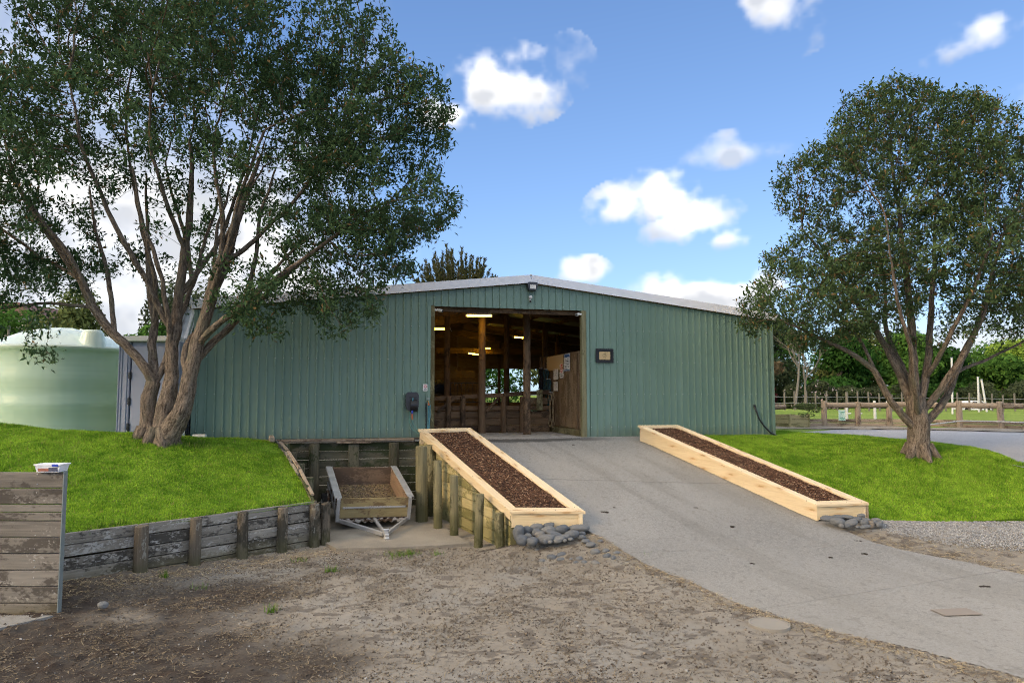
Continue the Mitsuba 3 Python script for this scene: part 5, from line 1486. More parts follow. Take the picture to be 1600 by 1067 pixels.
# left tree: metres from its foot; x right, y away, z up
FT = np.array([-7.04, 14.35, 1.70])
LT = lambda *P: [tuple(FT + np.array(p)) for p in P]
left_limbs = [
    LT((-.22, .05, -.15), (-.24, .05, .35), (-.26, .05, .85), (-.24, .1, 1.25)),                                              # left stem
    LT((.02, -.05, -.15), (.06, -.05, .4), (.14, 0, .9), (.10, .1, 1.6), (.12, .2, 2.3), (.13, .25, 3.0), (.22, .3, 4.0), (.30, .3, 5.2), (.25, .3, 6.4)),   # middle stem
    LT((.10, -.20, -.2), (.30, -.25, .25), (.58, -.3, .75), (.68, -.3, 1.35), (.80, -.28, 2.0), (.98, -.25, 2.75), (1.15, -.2, 3.6), (1.5, -.15, 4.7), (1.9, -.1, 5.9)),  # right stem
    LT((-.24, .1, 1.2), (-.55, .0, 1.75), (-.98, -.1, 2.2), (-1.35, -.15, 2.75), (-1.62, -.2, 3.3), (-2.2, -.3, 4.1), (-2.9, -.3, 5.2), (-3.3, -.2, 6.2)),
    LT((-.24, .1, 1.2), (-.40, .35, 1.8), (-.52, .6, 2.4), (-.72, .8, 3.1), (-.9, 1.0, 4.0), (-1.3, 1.2, 5.2), (-1.6, 1.3, 6.6)),
    LT((-.24, .1, 1.2), (-.12, .4, 1.8), (-.18, .9, 2.5), (-.05, 1.3, 3.4), (.1, 1.6, 4.6), (.3, 1.9, 6.0)),
    LT((.12, .2, 2.2), (-.20, .0, 2.9), (-.45, -.3, 3.6), (-.8, -.7, 4.5), (-1.1, -1.1, 5.6), (-1.3, -1.3, 6.8)),
    LT((.13, .25, 3.0), (.45, .55, 3.7), (.75, .9, 4.5), (.95, 1.2, 5.6), (1.1, 1.5, 6.8)),
    LT((.72, -.3, 1.6), (1.05, .1, 2.15), (1.35, .4, 2.6), (1.9, .8, 3.3), (2.5, 1.1, 4.0), (3.3, 1.4, 4.7), (4.0, 1.6, 5.3)),
    LT((.80, -.28, 2.0), (1.25, -.5, 2.35), (1.75, -.7, 2.7), (2.3, -.9, 3.05), (3.0, -1.0, 3.5), (3.7, -1.1, 4.0)),
    LT((.98, -.25, 2.75), (1.35, -.7, 3.3), (1.7, -1.1, 4.0), (2.1, -1.5, 4.9), (2.6, -1.8, 5.8)),
    LT((-1.35, -.15, 2.75), (-1.9, -.4, 2.8), (-2.5, -.6, 2.72), (-3.1, -.7, 2.65), (-3.8, -.8, 2.75)),
    LT((-1.62, -.2, 3.3), (-2.3, .3, 3.6), (-3.1, .6, 4.0), (-4.0, .8, 4.6), (-4.8, .8, 5.3)),
    LT((.22, .3, 4.0), (.1, -.3, 4.8), (.0, -.8, 5.8), (.2, -1.2, 6.9)),
    LT((1.15, -.2, 3.6), (1.75, .1, 4.2), (2.4, .2, 4.9), (3.1, .2, 5.9), (3.5, .2, 6.8)),
    LT((.66, -.3, 1.3), (.40, .1, 1.9), (.62, .45, 2.6), (.75, .7, 3.2), (1.0, .9, 4.2)),
]
left_r = [(.27, .20, .185, .17), (.25, .185, .17, .145, .12, .105, .085, .06, .035), (.26, .20, .185, .165, .145, .12, .10, .07, .04), (.13, .125, .115, .10, .085, .065, .045, .025), (.13, .115, .10, .085, .07, .05, .03),
          (.10, .09, .075, .06, .045, .028), (.09, .08, .065, .05, .04, .025), (.085, .07, .055, .045, .028), (.10, .09, .08, .07, .055, .04, .028), (.095, .085, .075, .06, .045, .03), (.085, .07, .055, .045, .028),
          (.05, .042, .034, .026, .018), (.06, .052, .044, .034, .022), (.07, .055, .04, .026), (.07, .06, .05, .038, .025), (.10, .09, .075, .06, .04)]
left_r = [tuple(v * (.96 if j < 2 else .80) for j, v in enumerate(x)) if i < 3 else tuple(.74 * v for v in x) for i, x in enumerate(left_r)]
for a, b in (((.10, .1, 2.0), (-.30, -.9, 5.4)), ((.8, -.28, 2.0), (.9, .9, 5.6)), ((-.5, .55, 2.3), (-.4, -.2, 5.5)), ((-.98, -.1, 2.2), (-1.9, .4, 5.4)), ((1.15, -.2, 3.6), (1.3, -.9, 6.2)), ((1.35, .4, 2.6), (2.2, -.1, 5.6)), ((-1.35, -.15, 2.75), (-2.6, -1.0, 5.2)), ((.98, -.25, 2.75), (1.7, .6, 5.9)), ((-.05, 1.3, 3.4), (-.7, 1.2, 6.2)), ((1.05, .1, 2.15), (2.9, .3, 4.3))):
    a, b = np.array(a), np.array(b)
    left_limbs.append(LT(tuple(a), tuple(a * .68 + b * .32 + [.06, 0, .12]), tuple(a * .35 + b * .65 + [-.05, 0, .15]), tuple(b))); left_r.append((.055, .046, .034, .018))
rl = np.random.default_rng(21)
left_blobs = [((.2, .2, 5.6), (4.4, 3.7, 2.9), .8), ((.4, 0, 7.4), (4.0, 3.6, 2.7), 1.2), ((4.0, 0, 6.6), (1.9, 2.3, 1.5), 1.0), ((4.4, .1, 5.1), (1.6, 2.1, 1.0), 1.0), ((3.6, -.2, 3.9), (1.6, 2.0, .9), .6), ((2.9, -.6, 2.7), (1.6, 1.6, .85), .45), ((-3.8, 0, 5.4), (2.4, 2.6, 2.3), 1.1), ((-3.2, -.3, 3.9), (2.0, 2.0, 1.2), .5), ((2.6, 0, 8.6), (2.1, 2.4, 1.7), .9), ((-1.2, .3, 9.2), (2.6, 2.8, 1.6), .8)]
LA_ = blob_points(left_blobs, 20000, rl, .42)
# the crown is open low in the middle, where bare limbs show
e = np.hypot((LA_[:, 0] - .6) / 3.5, (LA_[:, 2] - 3.9) / 2.7)
LA_ = LA_[(rl.random(len(LA_)) < np.clip((e - .30) / .65, .08, 1)) & (LA_[:, 2] > 1.75 + .35 * np.abs(LA_[:, 0] - .5) * 0) & (LA_[:, 0] < 6.1 + rl.normal(0, .15, len(LA_)))]
clump = .55 * meshkit.fbm(LA_ * .55 + 3, 2, 2) + .45 * meshkit.fbm(LA_ * 1.35 + 8, 2, 4); LA_ = LA_[rl.random(len(LA_)) < np.clip((clump - .455) * 11, .02, 1)]
extra = np.array([(-3.3, -.9, 2.25), (-3.9, -.9, 2.5), (-3.6, -.8, 2.9), (-2.9, -.7, 2.3), (-4.2, -.8, 2.9), (-2.2, -.7, 2.3), (-2.0, -.75, 1.95), (-1.85, -.75, 1.75), (-2.05, -.75, 1.65), (-3.4, -1.0, 2.0), (-4.3, -.9, 2.2), (-4.4, -1.0, 1.8), (-3.5, -.6, 3.3), (-4.4, -.7, 3.4)])
extra = np.vstack([extra, extra + rl.normal(0, .14, extra.shape), extra + rl.normal(0, .16, extra.shape)])
tl = tree_wood('broadleaf_tree', 'big many stemmed broadleaf tree on the grass mound at the left', 'two broad evergreen trees', left_limbs, left_r, np.vstack([LA_, extra]) + FT, .15, 1.6, .25, 90, rl, 3)
crown(*tl, rl, 46, .120, .046, ((.026, .058, .028), (.115, .185, .082), (.22, .15, .07), .04, .9))

for a, x0, y0 in ((2.6, -.24, .05), (3.6, -.24, .05), (4.4, .0, -.1), (5.3, .10, -.2), (.1, .12, -.2), (4.0, -.2, 0)):
    c = FT + np.array([x0, y0, 0]); ca, sa = math.cos(a), math.sin(a)
    put('root', tube([c + [.12 * ca, .12 * sa, .34], c + [.23 * ca, .23 * sa, .10], c + [.40 * ca, .40 * sa, -.12]], [.13, .12, .06], 10, .2), 'bark', tl[0], smooth=True)

# right tree
FT = np.array([9.28, 16.35, 1.28])
right_limbs = [
    LT((0, 0, -.2), (-.02, 0, .2), (.0, .0, .65), (.02, 0, 1.05), (.03, .02, 1.4)),
    LT((-.05, 0, .62), (-.45, -.15, 1.0), (-.82, -.25, 1.42), (-1.10, -.3, 1.95), (-1.7, -.4, 2.35), (-2.5, -.45, 2.75), (-3.2, -.4, 3.1)),
    LT((-.02, 0, 1.0), (-.15, .2, 1.6), (-.35, .3, 2.2), (-.65, .4, 2.9), (-1.1, .5, 3.7), (-1.7, .5, 4.6), (-2.3, .5, 5.4)),
    LT((.0, .0, 1.25), (-.08, -.05, 2.0), (-.10, -.1, 2.9), (-.2, -.15, 3.9), (-.3, -.2, 5.0), (-.4, -.2, 6.2)),
    LT((.05, 0, 1.15), (.28, .1, 1.8), (.42, .15, 2.6), (.55, .2, 3.5), (.70, .25, 4.6), (.8, .3, 5.8)),
    LT((.10, 0, 1.0), (.45, -.1, 1.5), (.80, -.2, 2.05), (1.15, -.25, 2.7), (1.45, -.3, 3.4), (1.7, -.3, 4.3), (2.0, -.3, 5.2)),
    LT((.08, .0, .72), (.50, .1, 1.05), (.85, .2, 1.5), (1.08, .2, 2.05), (1.45, .25, 2.6), (1.7, .3, 3.2), (2.2, .4, 4.2)),
    LT((1.04, .2, 1.95), (1.5, .4, 2.12), (2.1, .6, 2.3), (2.9, .8, 2.6), (3.7, .9, 3.1)),
    LT((.02, -.05, .9), (-.30, -.5, 1.45), (-.5, -.8, 2.1), (-.9, -1.2, 3.0), (-1.3, -1.6, 4.0), (-1.5, -1.8, 5.0)),
    LT((.05, .1, 1.2), (.1, .7, 2.0), (.0, 1.2, 3.0), (.2, 1.6, 4.2), (.1, 1.8, 5.4)),
    LT((.28, .1, 1.8), (.45, -.6, 2.7), (.7, -1.1, 3.7), (.9, -1.5, 4.8)),
    LT((-1.10, -.3, 1.95), (-1.25, -.1, 2.6), (-1.7, .1, 3.3), (-2.3, .2, 3.9)),
]
right_r = [(.36, .29, .27, .26, .20), (.125, .11, .10, .085, .065, .045, .028), (.15, .13, .11, .09, .07, .05, .03), (.16, .14, .12, .095, .07, .04), (.14, .12, .10, .08, .055, .035), (.12, .11, .095, .08, .06, .045, .03), (.13, .12, .105, .09, .07, .05, .03),
           (.06, .052, .044, .034, .022), (.09, .08, .065, .05, .035, .025), (.12, .095, .075, .055, .03), (.085, .07, .05, .03), (.06, .05, .04, .028)]
right_r = [tuple(v * (.86 if i == 0 else .70) for v in x) for i, x in enumerate(right_r)]
rr_ = np.random.default_rng(33)
right_blobs = [((.4, .1, 4.7), (2.7, 2.7, 2.2), .9), ((-.3, .1, 7.65), (1.35, 1.5, 1.2), .9), ((1.1, .2, 7.35), (1.45, 1.6, 1.2), .9), ((-1.55, 0, 6.3), (1.5, 1.7, 1.15), 1.0), ((2.5, .1, 6.4), (1.6, 1.9, 1.4), 1.0), ((.3, .1, 6.1), (2.0, 2.2, 1.7), 1.1), ((-2.55, -.1, 3.45), (1.6, 1.9, 1.05), 1.1), ((-2.0, .1, 4.5), (1.4, 1.7, .8), .8), ((3.1, .1, 4.3), (1.7, 2.2, 1.6), 1.0)]
RA_ = blob_points(right_blobs, 20000, rr_, .35)
e = np.hypot((RA_[:, 0] - .5) / 2.2, (RA_[:, 2] - 2.6) / 1.6)
RA_ = RA_[(rr_.random(len(RA_)) < np.clip((e - .3) / .6, .10, 1)) & (RA_[:, 2] > 1.95 + .15 * np.clip(RA_[:, 0] + 1.5, 0, 2))]
clump = .5 * meshkit.fbm(RA_ * .6 + 9, 2, 2) + .5 * meshkit.fbm(RA_ * 1.4 + 2, 2, 4); RA_ = RA_[rr_.random(len(RA_)) < np.clip((clump - .445) * 11, .03, 1)]
tr_ = tree_wood('broadleaf_tree', 'broad evergreen tree with one short thick trunk on the right lawn', 'two broad evergreen trees', right_limbs, right_r, RA_ + FT, .15, 1.6, .245, 90, rr_, 1)
crown(*tr_, rr_, 46, .118, .046, ((.032, .062, .028), (.135, .198, .080), (.24, .16, .07), .06, .9))
for li in (0, 1, 2, 3, 4, 5):   # root flare
    a = li * 1.07 + .4; c = np.array([9.28, 16.35, 1.28])
    put('root', tube([c + [.18 * math.cos(a), .18 * math.sin(a), .30], c + [.30 * math.cos(a), .30 * math.sin(a), .08], c + [.46 * math.cos(a), .46 * math.sin(a), -.10]], [.11, .10, .05], 10, .15), 'bark', tr_[0], smooth=True)

# ------------------------------------------------------------------ fences and things beyond the road
zg = lambda x, y: 1.47 + .011 * np.clip(np.asarray(y, float) - 22, 0, 50)
fence = thing('timber_fence', 'heavy weathered timber rail fence along the far side of the side road', 'fence')
FX = [(9.0, 27.3), (10.55, 27.35), (11.98, 27.45), (13.25, 27.40), (14.42, 27.30), (15.55, 26.95), (16.50, 26.35), (17.42, 25.45), (18.25, 24.6), (19.1, 23.6), (19.9, 22.5), (20.7, 21.3)]
for k, (x, y) in enumerate(FX):
    if k == 1:
        continue
    put('post', round_post(x, y, 1.2, 2.47 + RNG.normal(0, .02), .105, (RNG.normal(0, .02), 0), 12, .07), 'fence_timber', fence)
for k, ((x0, y0), (x1, y1)) in enumerate(zip(FX[:-1], FX[1:])):
    u = np.array([x1 - x0, y1 - y0]); L = np.linalg.norm(u); u /= L; nn = np.array([u[1], -u[0]]) * .02
    a, b = np.array([x0, y0]) + u * .09 + nn, np.array([x1, y1]) - u * .09 + nn
    zt = 2.335 + RNG.normal(0, .01) - (.10 if k < 2 else 0)
    if k != 1:
        put('rail', tube([(*a, zt), (*((a + b) / 2), zt - .015), (*b, zt)], [.10, .105, .10], 10, .06), 'fence_timber', fence)
    put('base_board', beam((*a, 1.72), (*b, 1.72), .06, .13, ch=.012), 'fence_timber', fence)
    put('base_board', beam((*a, 1.56), (*b, 1.56), .07, .16, ch=.015), 'fence_timber', fence)
bx = thing('planter_crate', 'square wooden planter in front of the far fence with dark side', 'planter')
ux, uy = np.array([.96, .28]), np.array([-.28, .96])
o = np.array([10.20, 26.25])
for k in range(3):
    z = 1.56 + k * .165
    put('board', beam((*(o + ux * .02), z), (*(o + ux * .80), z), .04, .155), 'treated_timber', bx)
    put('board', beam((*(o + ux * .84 + uy * .02), z), (*(o + ux * .84 + uy * .85 + ux * .45), z), .04, .155), 'barn_timber', bx)
    put('board', beam((*(o + uy * .85), z), (*(o + ux * .9 + uy * .85), z), .04, .155), 'barn_timber', bx)
    put('board', beam((*(o + uy * .02), z), (*(o + uy * .85), z), .04, .155), 'treated_timber', bx)
for q in (o, o + ux * .82):
    put('corner_post', box((*q, 1.73), (.55, .07, .07), frame((0, 0, 1), (ux[0], ux[1], 0))), 'treated_timber', bx)
put('soil', prism([o + ux * .03 + uy * .03, o + ux * .82 + uy * .03, o + ux * 1.15 + uy * .8, o + ux * .05 + uy * .8], .05, (0, 0, 1.86), (1, 0, 0), (0, 1, 0)), 'mulch_base', bx)
scene['notice_green'] = two({'type': 'principled', 'base_color': {'type': 'rgb', 'value': [.55, .72, .63]}, 'roughness': .5})
sg = thing('track_sign', 'pale green notice with darker green print hung on the far fence', 'sign')
put('plate', box((12.55, 27.18, 1.93), (.26, .015, .40), ch=.01), 'notice_green', sg)
put('print', join([box((12.55, 27.17, z), (w, .006, h), ch=.001) for z, w, h in ((2.05, .19, .025), (2.00, .15, .02), (1.84, .20, .03), (1.775, .20, .035), (1.92, .16, .012))]), 'sign_green', sg)
put('hanger', box((12.70, 27.26, 2.0), (.04, .03, .45)), 'fence_timber', sg)
for k, (x, z1) in enumerate(((15.46, 2.31), (15.97, 2.30), (16.76, 2.44), (17.36, 2.42))):
    w = ('leftmost', 'second', 'third', 'rightmost')[k]
    m = thing('marker_post', f'{w} of four short white marker posts behind the far fence', 'marker post', 'white marker posts')
    put('tube', tube([(x, 33, 1.3), (x, 33, z1)], .062, 14), 'white_paint', m)
    if k < 2:
        put('arm', tube([(x, 32.97, 1.85), (x + .17, 32.95, 1.85)], .035, 10), 'white_paint', m)
hp = thing('water_pipe', 'thin pale pipe tied along the far fence beside the right trunk', 'pipe')
put('pipe', tube([(13.6, 24.0, 1.52), (14.6, 25.6, 1.60), (16.4, 26.1, 1.76), (17.4, 25.2, 1.76), (18.9, 23.5, 1.70), (20.4, 21.4, 1.66)], .022, 8), 'galvanised', hp, smooth=True)
vf = thing('vineyard_fence', 'row of thin pale upright stakes and wire before the dark trees', 'fence')
for k in range(34):
    x = 16.2 + k * .62 + RNG.normal(0, .03); y = 46 - k * .12
    put('stake', tube([(x, y, float(zg(x, y)) - .2), (x + RNG.normal(0, .02), y, 3.02 - .012 * k + RNG.normal(0, .06))], .05 if k % 4 else .085, 7), 'pale_bark', vf)
for z in (2.2, 2.6):
    put('wire', tube([(16.2, 46, z), (37.3, 41.9, z - .2)], .012, 4), 'galvanised', vf)
for k, (p, q, r, w) in enumerate((((24.66, 40, 1.6), (24.76, 40, 4.75), .05, 'tall thin white pole right of the second tree trunk'), ((27.45, 42, 1.6), (27.49, 42, 3.72), .055, 'upright one of a pair of pale poles beyond the fence'), ((27.93, 42, 1.6), (27.70, 42, 3.57), .055, 'leaning one of a pair of pale poles beyond the fence'))):
    m = thing('pale_pole', w, 'pole')
    put('shaft', tube([p, q], r, 10), 'white_paint', m)
    put('cap', tube([q, np.array(q) + [0, 0, .06]], r * 1.25, 10), 'galvanised', m)
car = thing('parked_car', 'small white car far behind the right part of the fence', 'car')
co = np.array([30.3, 46.5, 1.58]); k_ = .62
body = [(-1.0, .12), (-1.02, .38), (-.62, .48), (-.30, .74), (.35, .76), (.72, .52), (1.02, .44), (1.04, .12)]
put('body', prism(np.array(body), 1.1, co + [0, 1.1, 0], (1, 0, 0), (0, 0, 1)), 'car_white', car)
put('side_window', prism(np.array([(-.50, .50), (-.26, .68), (.0, .69), (.0, .50)]), .01, co + [0, -.001, 0], (1, 0, 0), (0, 0, 1)), 'car_glass', car)
put('side_window', prism(np.array([(.05, .50), (.05, .69), (.32, .69), (.55, .50)]), .01, co + [0, -.001, 0], (1, 0, 0), (0, 0, 1)), 'car_glass', car)
for x in (-.62, .64):
    for y in (.06, 1.02):
        w = trimesh.creation.cylinder(radius=.2, height=.14, sections=20); w.apply_transform(trimesh.transformations.rotation_matrix(np.pi / 2, [1, 0, 0]))
        put('wheel', (np.array(w.vertices) + co + [x, y, .15], np.array(w.faces)), 'tyre_rubber', car)
house = thing('far_house', 'dark red roofed house among the trees at far left', 'house')
put('wall', box((-43, 63, 7.6), (5.0, 7, 3.4), ch=.02), 'house_wall', house)
put('roof', prism([(-3.0, 0), (3.0, 0), (1.9, 1.1), (-1.9, 1.1)], 8.2, (-43, 67.1, 9.3), (1, 0, 0), (0, 0, 1)), 'red_roof', house)
for x in (-44.2, -41.8):
    put('window', box((x, 59.48, 7.6), (1.4, .06, 1.2), ch=.01), 'car_glass', house)

# ------------------------------------------------------------------ background trees and shrubs
rb = np.random.default_rng(77)


def bg_tree(name, label, cat, x, y, z0, top, width, dark, light, n, leaf=.20, trunk=True, lobes=9, low=.12, group=None, mat='dull_bark', spots=None, bare=0.0):
    t = thing(name, label, cat, group)
    h = top - z0; C, Rr = [], []
    for k in range(lobes):
        a = rb.uniform(0, 2 * np.pi); f = rb.uniform(low + .1, .84); q = rb.uniform(.15, .62) * width / 2 * (1 - .45 * max(0, f - .5) * 2)
        C.append((x + q * math.cos(a), y + q * math.sin(a), z0 + f * h)); Rr.append((width * rb.uniform(.20, .32), width * rb.uniform(.20, .32), h * rb.uniform(.12, .20)))
    C.append((x, y, z0 + .8 * h)); Rr.append((width * .24, width * .24, h * .19))
    C, Rr = np.array(C), np.array(Rr)
    i = rb.integers(0, len(C), n); q = unit(n); r = (.45 + .55 * rb.random(n)) ** .6
    lump = 1 + (meshkit.fbm(q * 2.1 + i[:, None] * 7, 2) - .5) * .7
    P = C[i] + q * (r * lump)[:, None] * Rr[i]
    keep = P[:, 2] > z0 + low * h * .6
    P, q, i = P[keep], q[keep], i[keep]; n = len(P)
    d = q + unit(n) * .9 + [0, 0, .3]; d /= np.linalg.norm(d, axis=1, keepdims=True)
    a = np.cross(d, unit(n)); a /= np.linalg.norm(a, axis=1, keepdims=True) + 1e-9; b = np.cross(d, a)
    L = leaf * rb.uniform(.5, 1.2, (n, 1))
    V = np.stack([P - a * L, P + b * L * .45 + d * L * .2, P + a * L, P - b * L * .45 + d * L * .2], 1).reshape(-1, 3)
    F = (np.array([[0, 1, 2], [0, 2, 3]])[None] + (np.arange(n) * 4)[:, None, None]).reshape(-1, 3)
    tt_ = np.clip(rb.random(len(C))[i] * .55 + rb.random(n) * .5, 0, 1)[:, None]
    col = np.array(dark) * (1 - tt_) + np.array(light) * tt_
    if spots is not None:
        m = rb.random(n) < spots[1]; col[m] = spots[0]
    k = put('crown', (V, F), 'leaf_face', t, color=np.repeat(np.clip(col * (1 + rb.normal(0, .1, (n, 1))), .004, .9), 4, axis=0)); labels[k] = {'kind': 'stuff'}
    if trunk:
        put('trunk', tube([(x, y, z0 - .3), (x + rb.normal(0, .1), y, z0 + h * .3), (x + rb.normal(0, .2), y, z0 + h * .75)], [max(.09, h * .022), max(.07, h * .017), .04], 8, .1), mat, t)
        for k in range(min(5, lobes)):
            f = rb.uniform(.2, .5)
            put('limb', tube([(x, y, z0 + h * f), tuple((np.array([x, y, z0 + h * f]) + C[k]) / 2 + [0, 0, .1]), tuple(C[k])], [h * .012, h * .008, .02], 6), mat, t)
    return t


_up = lambda c, k: tuple(tuple(v * k for v in q) for q in c)
G = dict(deep=((.010, .030, .008), (.035, .085, .018)), olive=((.030, .040, .014), (.095, .115, .040)), mid=((.022, .055, .012), (.075, .150, .030)), lime=((.07, .12, .018), (.21, .29, .055)), brown=((.05, .040, .025), (.13, .10, .06)), dusk=((.018, .026, .014), (.055, .070, .035)))
G = {k: _up(v, 1.8) for k, v in G.items()}
far = 'trees beyond the far fence'
for x, y, top, w, tone, word in [(20.5, 70, 9.4, 8, 'dusk', 'dark back row tree left of the right tree'), (27.5, 72, 9.8, 8, 'deep', 'dark back row tree behind the low left limb'), (35.0, 74, 8.4, 8, 'dusk', 'dark back row tree behind the right trunk'), (52.0, 76, 8.6, 8, 'mid', 'green back row tree at the right edge'), (18.6, 58, 8.6, 4.5, 'brown', 'brownish dark tree just right of the barn corner, beyond the fence'), (22.0, 62, 10.4, 5.5, 'dusk', 'tall dark tree behind the bare white trunks'), (25.2, 55, 7.3, 4.6, 'deep', 'round deep green tree right of the bare white trunks'),
                                 (28.8, 60, 9.4, 5.2, 'olive', 'olive green tree behind the low left limb of the right tree'), (31.2, 56, 8.0, 4.4, 'mid', 'mid green tree just left of the right tree trunk'), (33.8, 57, 6.6, 4.2, 'deep', 'dark tree directly behind the right tree trunk'),
                                 (36.2, 59, 6.0, 4.0, 'mid', 'low green tree right behind the right trunk'), (38.6, 63, 6.1, 3.6, 'lime', 'yellow green tree by the gap of grey sky'), (41.0, 66, 7.2, 2.6, 'dusk', 'thin sparse tree by the white pole'),
                                 (38.8, 56, 5.9, 4.6, 'mid', 'full green tree behind the pair of pale poles'), (45.5, 63, 8.0, 5.2, 'lime', 'light yellow green spreading tree near the right edge'), (50.5, 64, 9.0, 5.5, 'olive', 'olive topped tall tree at the right edge'), (39.0, 53, 3.9, 3.0, 'dusk', 'small dark shrubby tree under the light green one'), (46.5, 60, 5.5, 4.6, 'deep', 'dark green tree low at the right edge')]:
    bg_tree('far_tree', word, 'tree', x, y, float(zg(x, y)), top, w * 1.3, *G[tone], 8500 if 'sparse' not in word else 1300, .22, True, 14, -.08, far)
for k, (x, w, tone, sp, word) in enumerate([(17.6, 1.7, ((.035, .010, .012), (.10, .030, .035)), None, 'dark purple leaved shrub by the barn corner'), (19.6, 2.2, G['dusk'], ((.75, .62, .66), .015), 'dark shrub with a few pale flowers'), (21.3, 2.2, G['dusk'], ((.80, .62, .68), .06), 'dark camellia shrub covered in pale pink flowers'), (23.3, 2.2, G['dusk'], ((.80, .70, .72), .018), 'dark shrub right of the flowering one'), (25.4, 2.4, G['dusk'], ((.75, .5, .55), .02), 'dark shrub with scattered pink flowers'), (27.6, 2.4, G['dusk'], None, 'plain dark shrub behind the white marker posts'), (30.0, 2.6, G['deep'], None, 'dark shrub left of the trunk foot'), (32.6, 2.8, G['dusk'], None, 'dark shrub behind the trunk'), (35.4, 2.8, G['dusk'], None, 'dark shrub right of the trunk'), (38.2, 3.0, G['deep'], None, 'dark shrub at the right, under the trees')]):
    bg_tree('far_shrub', word, 'shrub', x, 49.5, 1.4, 3.4 + rb.uniform(-.1, .35), w * 1.25, *tone, 3400, .12, False, 7, .0, 'shrubs behind the stakes', spots=sp)
bg_tree('potted_shrub', 'low grey green shrub growing in the square planter', 'shrub', 10.95, 26.7, 1.86, 2.42, 1.15, (.05, .075, .03), (.16, .20, .08), 900, .045, False, 6, .0)
# seen through the barn
for k, (x, w, top) in enumerate([(-4.2, 4, 6.2), (-1.2, 4.2, 6.8), (2.0, 4.2, 6.4), (5.0, 4, 7.0)]):
    bg_tree('paddock_shrub', ('broad green shrub behind the barn, leftmost through the doorway', 'broad green shrub behind the barn, second through the doorway', 'broad green shrub behind the barn, third through the doorway', 'broad green shrub behind the barn, hidden right')[k], 'shrub', x, 47.0, 2.2, top, w * 1.15, *G[('mid', 'deep', 'olive', 'mid')[k]], 2600, .16, False, 9, .0, 'shrubs behind the barn')
# left, behind the tank
for x, y, top, w, tone, word in [(-28.5, 39, 8.3, 6.5, 'mid', 'bright green shrubby tree at the far left edge'), (-24.5, 40, 9.0, 5.0, 'olive', 'olive tree behind the left side of the tank'), (-22.5, 46, 10.6, 5.5, 'dusk', 'dark greyish tree behind the tank dome'), (-19.0, 44, 9.8, 5.0, 'dusk', 'dark tree behind the tank inlet'), (-16.5, 42, 8.4, 4.4, 'olive', 'olive tree right of the tank inlet'), (-18.8, 37, 6.5, 3.0, 'mid', 'small green tree beside the pump shed'), (-31.5, 36, 6.0, 5, 'lime', 'yellow green shrub low at the far left edge')]:
    bg_tree('left_tree', word, 'tree', x, y, float(zg(x, y)), top, w, *G[tone], 4600, .18, True, 10, .05, 'trees behind the water tank')
for k in range(2):
    x = -25.2 + k * 1.15
    m = thing('garden_stake', ('leaning pale stake left of the tank dome', 'second leaning pale stake left of the tank dome')[k], 'stake')
    put('shaft', tube([(x, 35, 1.6), (x + .35, 35, 6.1 - .35 * k)], .06, 7), 'pale_bark', m)

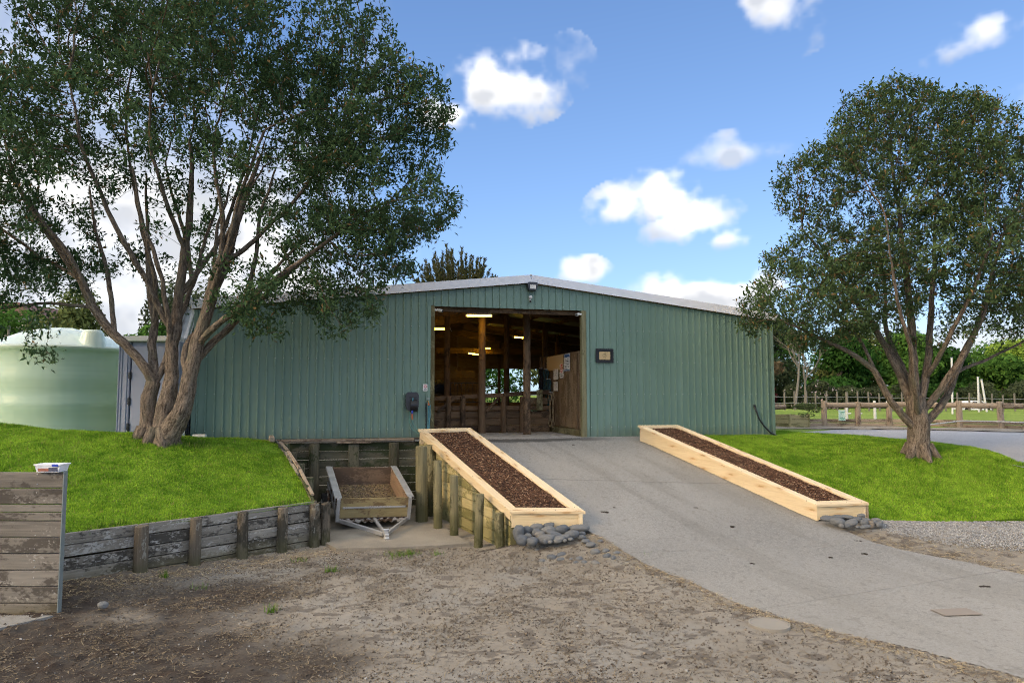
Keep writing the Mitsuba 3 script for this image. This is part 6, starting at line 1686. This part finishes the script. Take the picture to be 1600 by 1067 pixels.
# spiky tree above the ridge
sp_ = thing('conifer_tree', 'spiky dark evergreen tree showing above the barn roof', 'tree')
cx_, cy_ = -3.35, 43.0; Pn, Dn = [], []; bits_ = []
put('trunk', tube([(cx_, cy_, 1.4), (cx_, cy_, 7.5), (cx_ + .1, cy_, 10.5)], [.28, .18, .07], 10, .1), 'dull_bark', sp_)
for k in range(90):
    a = rb.uniform(0, 2 * np.pi); f = rb.random(); r0 = 2.75 * math.sqrt(f)
    base = np.array([cx_ + .3 * r0 * math.cos(a), cy_ + .3 * r0 * math.sin(a), 7.2 + rb.uniform(-.8, 1.0)])
    top = np.array([cx_ + r0 * math.cos(a), cy_ + r0 * math.sin(a), 11.7 - 2.2 * (r0 / 2.75) ** 1.5 + rb.normal(0, .35)])
    mid = (base + top) / 2 + [.25 * math.cos(a), .25 * math.sin(a), -.25]
    s = np.linspace(0, 1, 10)[:, None]; P = (1 - s) ** 2 * base + 2 * s * (1 - s) * mid + s ** 2 * top
    bits_.append(tube(P, np.linspace(.05, .012, 10), 4, caps=False))
    m = 210
    u = rb.random(m) ** .7; q = np.column_stack([np.interp(u, s[:, 0], P[:, i]) for i in range(3)]); tang = (top - base) / np.linalg.norm(top - base)
    w = (.36 * (1 - u) + .05)[:, None]
    out = unit(m); out -= tang * (out @ tang)[:, None]
    Pn.append(q + out * w * rb.random((m, 1))); Dn.append(out * .8 + tang * .9)
Pn, Dn = np.vstack(Pn), np.vstack(Dn); Dn /= np.linalg.norm(Dn, axis=1, keepdims=True); n = len(Pn)
sd_ = np.cross(Dn, unit(n)); sd_ /= np.linalg.norm(sd_, axis=1, keepdims=True)
L = .20 * rb.uniform(.6, 1.2, (n, 1))
V = np.stack([Pn - sd_ * .035, Pn + sd_ * .035, Pn + Dn * L], 1).reshape(-1, 3)
tt_ = rb.random((n, 1)); col = np.array([.030, .040, .014]) * (1 - tt_) + np.array([.13, .13, .05]) * tt_
labels[put('crown', (V, np.arange(3 * n).reshape(-1, 3)), 'leaf_face', sp_, color=np.repeat(col, 3, axis=0))] = {'kind': 'stuff'}
labels[put('branches', join(bits_), 'dull_bark', sp_)] = {'kind': 'stuff'}

# bare pale tree by the barn corner
bt_ = thing('bare_tree', 'leafless tree with two pale trunks beyond the fence, right of the barn', 'tree')


def bare(p, d, L, r, depth, out):
    pts = [p]; q = np.array(p, float); d = np.array(d, float)
    for _ in range(5):
        d = d + rb.normal(0, .10, 3) * [1, .6, .6]; d /= np.linalg.norm(d); q = q + d * L / 5; pts.append(q.copy())
    out.append((depth, tube(pts, np.linspace(r, r * .6, 6), 7 if depth == 0 else 5, caps=False)))
    if depth < 4:
        for _ in range(3 if depth < 2 else 2):
            k = rb.integers(2, 6); e = d + unit(1)[0] * [.9, .5, .5] + [0, 0, .25]; e /= np.linalg.norm(e)
            bare(pts[k], e, L * rb.uniform(.5, .75), r * .55, depth + 1, out)


out = []
bare((19.0, 48, 1.6), (.0, 0, 1), 3.0, .11, 0, out); bare((19.75, 48.3, 1.6), (.08, 0, 1), 2.8, .09, 0, out)
for d_, m in out:
    if d_ == 0:
        put('trunk', m, 'pale_bark', bt_, smooth=True)
labels[put('branches', join([m for d_, m in out if d_ > 0]), 'pale_bark', bt_)] = {'kind': 'stuff'}
